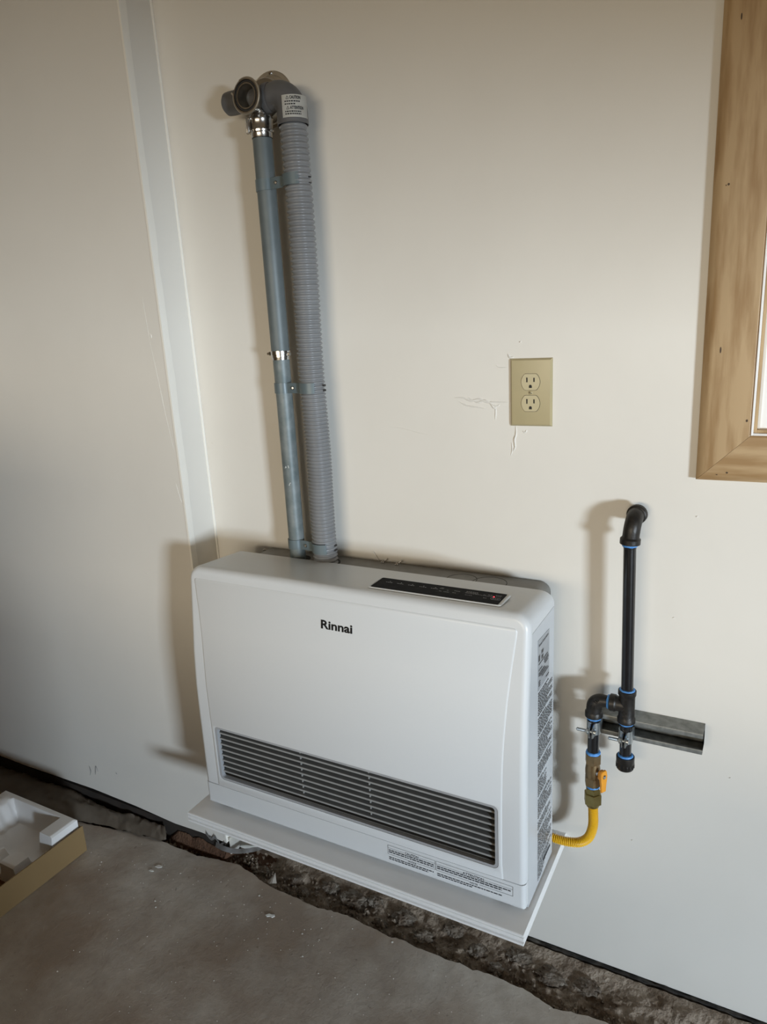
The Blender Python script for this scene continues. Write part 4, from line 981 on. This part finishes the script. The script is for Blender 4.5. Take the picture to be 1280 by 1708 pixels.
# yellow flexible connector
FC = thing('flex_connector', 'yellow coated corrugated gas connector curving from valve into heater side', 'gas hose', (.1785, GY, .475))
seal((.1775, GY, .4695), (0, 0, 1), .0130, .0048, FC)
bm = BM(); hexa(bm, (.1778, GY, .4560), (0, 0, 1), .0138, .0120, ref=(1, .35, 0)); lathe(bm, (.1778, GY, .467), (0, 0, 1), [(0, .0112), (.006, .0108)], 20); obj('fitting', bm, brass2, FC, True, 25)
bm = BM(); hexa(bm, (.1782, GY, .4345), (0, 0, 1), .0172, .0225, ref=(1, .35, 0)); lathe(bm, (.1783, GY, .4275), (0, 0, 1), [(0, .0110), (.001, .0122), (.008, .0140)], 24); obj('flare_nut', bm, brass2, FC, True, 25)
ctr = smooth_path([(.1788, GY, .4300), (.1800, GY, .405), (.1796, GY, .380), (.1722, GY, .3535), (.1560, GY, .3365), (.1350, GY, .3295), (.1150, GY, .3275), (.0980, GY, .3285), (.0830, GY, .331)], 40)
acc = 0; P = [ctr[0]]; Rr = [.0078]; ph = 0; last = ctr[0]
# resample by arc length
arc = [0]
for i in range(1, len(ctr)): arc.append(arc[-1] + (ctr[i] - ctr[i - 1]).length)
def at_s(s):
    for i in range(len(arc) - 1):
        if arc[i + 1] >= s: return ctr[i].lerp(ctr[i + 1], (s - arc[i]) / (arc[i + 1] - arc[i]))
    return ctr[-1]
P, Rr = [], []; s = 0; pit = .0040
while s < arc[-1] - pit:
    for fr, rr in ((0, .0072), (.25, .0086), (.5, .0096), (.75, .0086)): P.append(at_s(s + pit * fr)); Rr.append(rr)
    s += pit
bm = BM(); tube(bm, P, Rr, 22, ref=(0, 1, 0)); obj('corrugated_tube', bm, yellow, FC, True, 70)

# ================================================================== FLOOR CLUTTER AT LEFT
# open carton
BX1 = -1.1360
CT = thing('carton', 'open shallow brown cardboard carton on the concrete at lower left', 'box', (-1.35, -.55, 0))
def panel_box(nm, x0, x1, y0, y1, z0, z1, m): bm = BM(); box(bm, x0, x1, y0, y1, z0, z1, .0008, 1); return obj(nm, bm, m, CT, False)
panel_box('side_wall', BX1 - .004, BX1, -1.05, -.2400, .0008, .0785, cardboard)
panel_box('side_wall', -1.640, -1.636, -1.05, -.2400, .0008, .0785, cardboard)
panel_box('end_wall', -1.636, BX1 - .0042, -.2440, -.2400, .0008, .0760, cardboard)
panel_box('end_wall', -1.636, BX1 - .0042, -1.05, -1.046, .0008, .0785, cardboard)
panel_box('base', -1.636, BX1 - .0042, -1.046, -.2442, .0008, .0040, cardboard_in)
panel_box('liner', BX1 - .0062, BX1 - .0042, -1.046, -.2450, .0042, .0770, cardboard_in)
# moulded polystyrene tray: height field with a cavity, notch and corner blocks
def sst(a, c, x):
    t = min(1, max(0, (x - a) / (c - a))); return t * t * (3 - 2 * t)
FX0, FX1, FY0, FY1 = -1.4560, -1.1480, -.4180, -.2455
def foam_h(x, y):
    h = .101
    rib = .006 * (math.sin((y + .262) * 190) * .5 + .5) * (1 if x < -1.33 else 0)
    inx = sst(-1.402 + rib, -1.372 + rib, x) * (1 - sst(-1.2060, -1.1945, x)); iny = 1 - sst(-.2740, -.2600, y)
    h -= (.101 - .036) * min(inx, iny)
    # front of the right wall drops after the notch
    if x > -1.2080:
        h = min(h, .101 - .050 * sst(-.3260, -.3300, y) * 1) if y < -.326 else h
    # centre of the front lip open, with two blocks
    if y < -.372:
        blk = sst(-1.2420, -1.2380, x) * (1 - sst(-1.1830, -1.1740, x)); h2 = .030 + .036 * blk + .030 * (1 - sst(-1.290, -1.258, x))
        h = min(max(h2, .0), .066) if x < -1.165 else min(h, .048)
        if -1.172 < x < -1.164: h = .03
    # rounded pad on the left rim
    h += .006 * max(0, 1 - ((x + 1.418) ** 2 + (y + .284) ** 2) / .0005)
    # slight chamfer at outer edge
    dd = min(x - FX0, FX1 - x, FY1 - y, y - FY0); h -= .004 * max(0, 1 - dd / .006)
    # bevelled outer side of the right wall
    return max(h, .0052)
bm = BM(); NXf, NYf = 132, 78; G4 = []
for i in range(NXf + 1):
    rowv = []
    for j in range(NYf + 1):
        x = FX0 + (FX1 - FX0) * i / NXf; y = FY0 + (FY1 - FY0) * j / NYf
        rowv.append(bm.verts.new((x, y, foam_h(x, y))))
    G4.append(rowv)
for i in range(NXf):
    for j in range(NYf): bm.faces.new((G4[i][j], G4[i + 1][j], G4[i + 1][j + 1], G4[i][j + 1]))
bd = [G4[i][0] for i in range(NXf + 1)] + [G4[NXf][j] for j in range(1, NYf + 1)] + [G4[i][NYf] for i in range(NXf - 1, -1, -1)] + [G4[0][j] for j in range(NYf - 1, 0, -1)]
lo = [bm.verts.new((v.co.x, v.co.y, .0045)) for v in bd]
for i in range(len(bd)): bm.faces.new((bd[i], lo[i], lo[(i + 1) % len(bd)], bd[(i + 1) % len(bd)]))
bm.faces.new(lo)
fo = obj('foam_tray', bm, foam, None, True, 30); tag(fo, 'white moulded polystyrene packing tray sitting in the open carton', 'packaging')
# big closed carton added outside the frame to darken the left wall
BC = thing('added_shade_carton', 'tall unseen carton added against the left wall to darken it', 'box', (-2.25, -.40, 0))
bm = BM(); box(bm, -2.75, -1.765, -1.10, -.102, .001, .70, .004, 1); obj('carton_body', bm, cardboard_in, BC)
bm = BM(); box(bm, -2.75, -1.765, -.62, -.57, .7002, .7008); obj('tape', bm, cardboard, BC, False)

# tool chest, bench and stacked cartons: unseen, added to shade the lower walls
SC = thing('added_shade_chest', 'unseen low tool chest with three drawers, added beside the viewpoint to block light', 'chest', (.58, -1.75, 0))
bm = BM(); box(bm, .30, .86, -2.0, -1.5, .03, .73, .004, 1); obj('body', bm, greybox, SC, False)
bm = BM(); box(bm, .29, .87, -2.01, -1.49, .73, .74, .003, 1); obj('top', bm, rubber, SC, False)
bm = BM(); box(bm, .33, .83, -1.97, -1.53, .001, .03); obj('plinth', bm, gap_m, SC, False)
for k in range(3):
    bm = BM(); box(bm, .315, .845, -1.4995, -1.485, .06 + k * .222, .265 + k * .222, .003, 1); d_ = obj('drawer', bm, greybox, SC, False)
    bm = BM(); tube(bm, [(.45, -1.485, .21 + k * .222), (.46, -1.468, .21 + k * .222), (.70, -1.468, .21 + k * .222), (.71, -1.485, .21 + k * .222)], .005, 8, ref=(0, 0, 1)); obj('handle', bm, steel, d_)
WB = thing('added_shade_bench', 'unseen wooden bench with a closed front, added behind the viewpoint to block low light', 'added_shade_bench', (.25, -2.95, 0))  # unseen bench added to keep fill light off the lower wall
bm = BM(); box(bm, -1.75, 1.75, -3.25, -2.72, .76, .80, .004, 1); obj('worktop', bm, pine_h, WB, False)
bm = BM(); box(bm, -1.70, 1.70, -2.775, -2.750, .08, .7595); obj('front_board', bm, otherwall, WB, False)
for x in (-1.70, 1.63):
    for y in (-3.20, -2.845):
        bm = BM(); box(bm, x, x + .07, y, y + .07, .001, .7595, .003, 1); obj('leg', bm, pine, WB, False)
for k, (z0_, z1_, xo) in enumerate(((.001, .42, 0), (.421, .80, .05), (.801, 1.18, -.03))):
    SB = thing('added_shade_stack', ('lowest', 'middle', 'topmost')[k] + ' of three unseen brown cartons added at the left behind the viewpoint to block light', 'box', (-2.1, -2.0, z0_), 'unseen cartons added to block light')  # unseen stack added to cut fill light at lower left
    bm = BM(); box(bm, -2.85 + xo, -.97 + xo, -2.35, -1.60, z0_, z1_, .004, 1); obj('carton_body', bm, cardboard, SB, False)
    bm = BM(); box(bm, -2.85 + xo, -.97 + xo, -2.00, -1.95, z1_ + .0001, z1_ + .0006); obj('tape', bm, cardboard_in, SB, False)

# crumpled sheet along the foot of the left wall
sh_in = [(-1.745, -.235), (-1.62, -.225), (-1.45, -.20), (-1.2655, -.1730), (-1.1835, -.1530), (-1.10, -.1430), (-1.043, -.1360), (-1.0, -.1330), (-.9757, -.1290), (-.9630, -.1180)]
sh_out = [(-1.745, -.06), (-1.62, -.055), (-1.5514, -.075), (-1.40, -.070), (-1.32, -.085), (-1.2131, -.1010), (-1.1337, -.0850), (-1.07, -.0830), (-1.0304, -.0850), (-.985, -.0930)]
bm = BM(); G5 = []
NS, NW = 120, 14
for i in range(NS + 1):
    s = i / NS * (len(sh_in) - 1); k = min(int(s), len(sh_in) - 2); t = s - k
    a = Vector((*sh_in[k], 0)).lerp(Vector((*sh_in[k + 1], 0)), t); c = Vector((*sh_out[k], 0)).lerp(Vector((*sh_out[k + 1], 0)), t)
    rowv = []
    for j in range(NW + 1):
        q = j / NW; p = a.lerp(c, q)
        hgt = .0035 + .016 * q * min(1, max(0, (p.x + 1.7) / .3)) + .016 * math.sin(PI * min(1, q * 1.05)) * (.6 + .7 * fbm(p.x * 7, p.y * 16, 2)) + .007 * abs(fbm(p.x * 22, p.y * 26, 7)) - (.020 * max(0, (q - .75)) / .25)
        if i > NS - 8: hgt += .010 * math.sin(PI * q) * (i - NS + 8) / 8
        rowv.append(bm.verts.new((p.x + .004 * fbm(p.x * 40, q * 3), p.y + .004 * fbm(p.x * 30, 4 + q), max(hgt, .0012) if q < .6 else hgt)))
    G5.append(rowv)
for i in range(NS):
    for j in range(NW): bm.faces.new((G5[i][j], G5[i + 1][j], G5[i + 1][j + 1], G5[i][j + 1]))
bmesh.ops.solidify(bm, geom=bm.faces[:], thickness=.0008)
tag(obj('plastic_sheet', bm, sheet_m, None, True, 50), 'crumpled grey brown sheet lying along the foot of the left wall', 'sheet')
# curled torn strip and torn paper under the left end of the shelf
def ribbon(pts, w, m, name, label, cat, up=(0, 0, 1), parent=None, jag=.0):
    P = smooth_path(pts, 8); bm = BM(); L = []
    for i, p in enumerate(P):
        ww = w * (1 - .5 * (i / len(P)) ** 3) ; L.append([bm.verts.new(p), bm.verts.new(p + Vector(up) * ww * .5 + Vector((0, .0015, 0))), bm.verts.new(p + Vector(up) * (ww + jag * fbm(p.x * 120, i)))])
    for i in range(len(P) - 1):
        for k in range(2): bm.faces.new((L[i][k], L[i + 1][k], L[i + 1][k + 1], L[i][k + 1]))
    bmesh.ops.solidify(bm, geom=bm.faces[:], thickness=.0007)
    o = obj(name, bm, m, parent, True, 50)
    return tag(o, label, cat) if not parent else o
ribbon([(-.800, -.098, .022), (-.775, -.099, .020), (-.745, -.092, .016), (-.715, -.074, .014), (-.690, -.052, .014), (-.675, -.036, .018)], .014, torn, 'torn_strip', 'curled grey strip lying in the soil below the left shelf end', 'strip', (0, .35, .9))
ribbon([(-.835, -.0925, .046), (-.815, -.094, .034), (-.80, -.093, .042), (-.785, -.0945, .026), (-.770, -.093, .040)], .012, torn, 'torn_paper', None, None, (0, 0, 1), wl_left, .01)
ribbon([(-.757, -.088, .006), (-.757, -.065, -.002), (-.756, -.045, .004), (-.755, -.020, .000)], .05, paint_raw, 'torn_paper', None, None, (0, 0, 1), wl_left, .006)
ribbon([(-.752, -.055, .006), (-.735, -.050, .002), (-.720, -.042, .006), (-.705, -.032, .004)], .018, label_m, 'torn_paper', None, None, (0, .5, .9), wl_left, .012)
# ragged black membrane edge under the right part of the wall
P = [(.02 + .68 * i / 60, -.0035 - .004 * abs(fbm(i * .23, 2)), .0035 + .003 * fbm(i * .31, 7)) for i in range(61)]
bm = BM(); L = []
for i, p in enumerate(P):
    L.append([bm.verts.new((p[0], .006, p[2] - .004)), bm.verts.new((p[0], p[1], p[2] + .0005)), bm.verts.new((p[0], p[1] - .002 - .004 * abs(fbm(i * .4, 11)), p[2] - .001 + .003 * fbm(i * .5, 3))), bm.verts.new((p[0], p[1] - .003 - .005 * abs(fbm(i * .4, 11)), -.006))])
for i in range(60):
    for k in range(3): bm.faces.new((L[i][k], L[i + 1][k], L[i + 1][k + 1], L[i][k + 1]))
bmesh.ops.solidify(bm, geom=bm.faces[:], thickness=.0006)
obj('membrane_edge', bm, mat('black_membrane', (.03, .027, .024), .6, var=(.13, .115, .095), vscale=30, vlo=.45, vhi=.7), wall, True, 60)['label'] = 'ragged dark membrane edge under the wall'
# chips and flecks
def chip(name, x, y, z, poly, th, m, label, cat, rot=0., grp=None):
    bm = BM(); ca, sa = math.cos(rot), math.sin(rot)
    prism(bm, poly, lambda a, c: Vector((x + a * ca - c * sa, y + a * sa + c * ca, z)), (0, 0, th)); return tag(obj(name, bm, m, None, False), label, cat, grp)
chip('paint_chip', -.5372, -.2050, .0006, [(-.012, .0), (-.007, -.004), (.0, -.002), (.006, -.005), (.012, -.001), (.010, .004), (.003, .003), (-.004, .005)], .0015, label_m, 'largest white paint chip, alone on the slab in front of the shelf', 'paint chip', .3, 'paint chips on the slab')
chip('paint_chip', -.9067, -.2010, .0006, [(-.010, -.003), (.0, -.005), (.010, -.001), (.008, .004), (-.003, .005)], .0012, label_m, 'larger of two pale chips on the slab right of the carton', 'paint chip', .2, 'paint chips on the slab')
chip('paint_chip', -.9128, -.2204, .0006, [(-.007, -.002), (.0, -.003), (.007, .0), (.003, .003), (-.005, .003)], .0012, label_m, 'smaller of two pale chips on the slab right of the carton', 'paint chip', .1, 'paint chips on the slab')
bm = BM(); v = [bm.verts.new(p) for p in ((-.614, -.117, -.004), (-.588, -.112, -.002), (-.599, -.100, .016), (-.604, -.122, -.002), (-.596, -.120, .001))]
for fc in ((0, 3, 2), (3, 4, 2), (4, 1, 2), (1, 0, 2), (0, 1, 4, 3)): bm.faces.new([v[i] for i in fc])
tag(obj('plaster_chip', bm, mat('pale_plaster', (.36, .32, .27), .8, var=(.28, .24, .2), vscale=60), None, False), 'pale triangular plaster chip on the soil at the slab edge', 'chip')
bm = BM(); rq = random.Random(11)
for i in range(300):
    x = rq.uniform(-1.2, .45) if rq.random() < .55 else rq.gauss(-.72, .16); y = rq.uniform(-1.0, -.13) if rq.random() < .6 else rq.gauss(-.22, .06)
    if y > -.14 or (x < BX1 + .01): continue
    s = rq.uniform(.0006, .0014) if rq.random() < .92 else rq.uniform(.0018, .0032); a = rq.uniform(0, 6.28); k = rq.randint(4, 6)
    q = [bm.verts.new((x + s * rq.uniform(.6, 1.2) * math.cos(a + 2 * PI * j / k), y + s * rq.uniform(.5, 1.1) * math.sin(a + 2 * PI * j / k), .0008)) for j in range(k)]
    q2 = [bm.verts.new((w.co.x, w.co.y, .0001)) for w in q]; bm.faces.new(q)
    for j in range(k): bm.faces.new((q[j], q2[j], q2[(j + 1) % k], q[(j + 1) % k]))
tag(obj('floor_flecks', bm, label_m, None, False), 'tiny white flecks scattered over the concrete', 'flecks', kind='stuff')
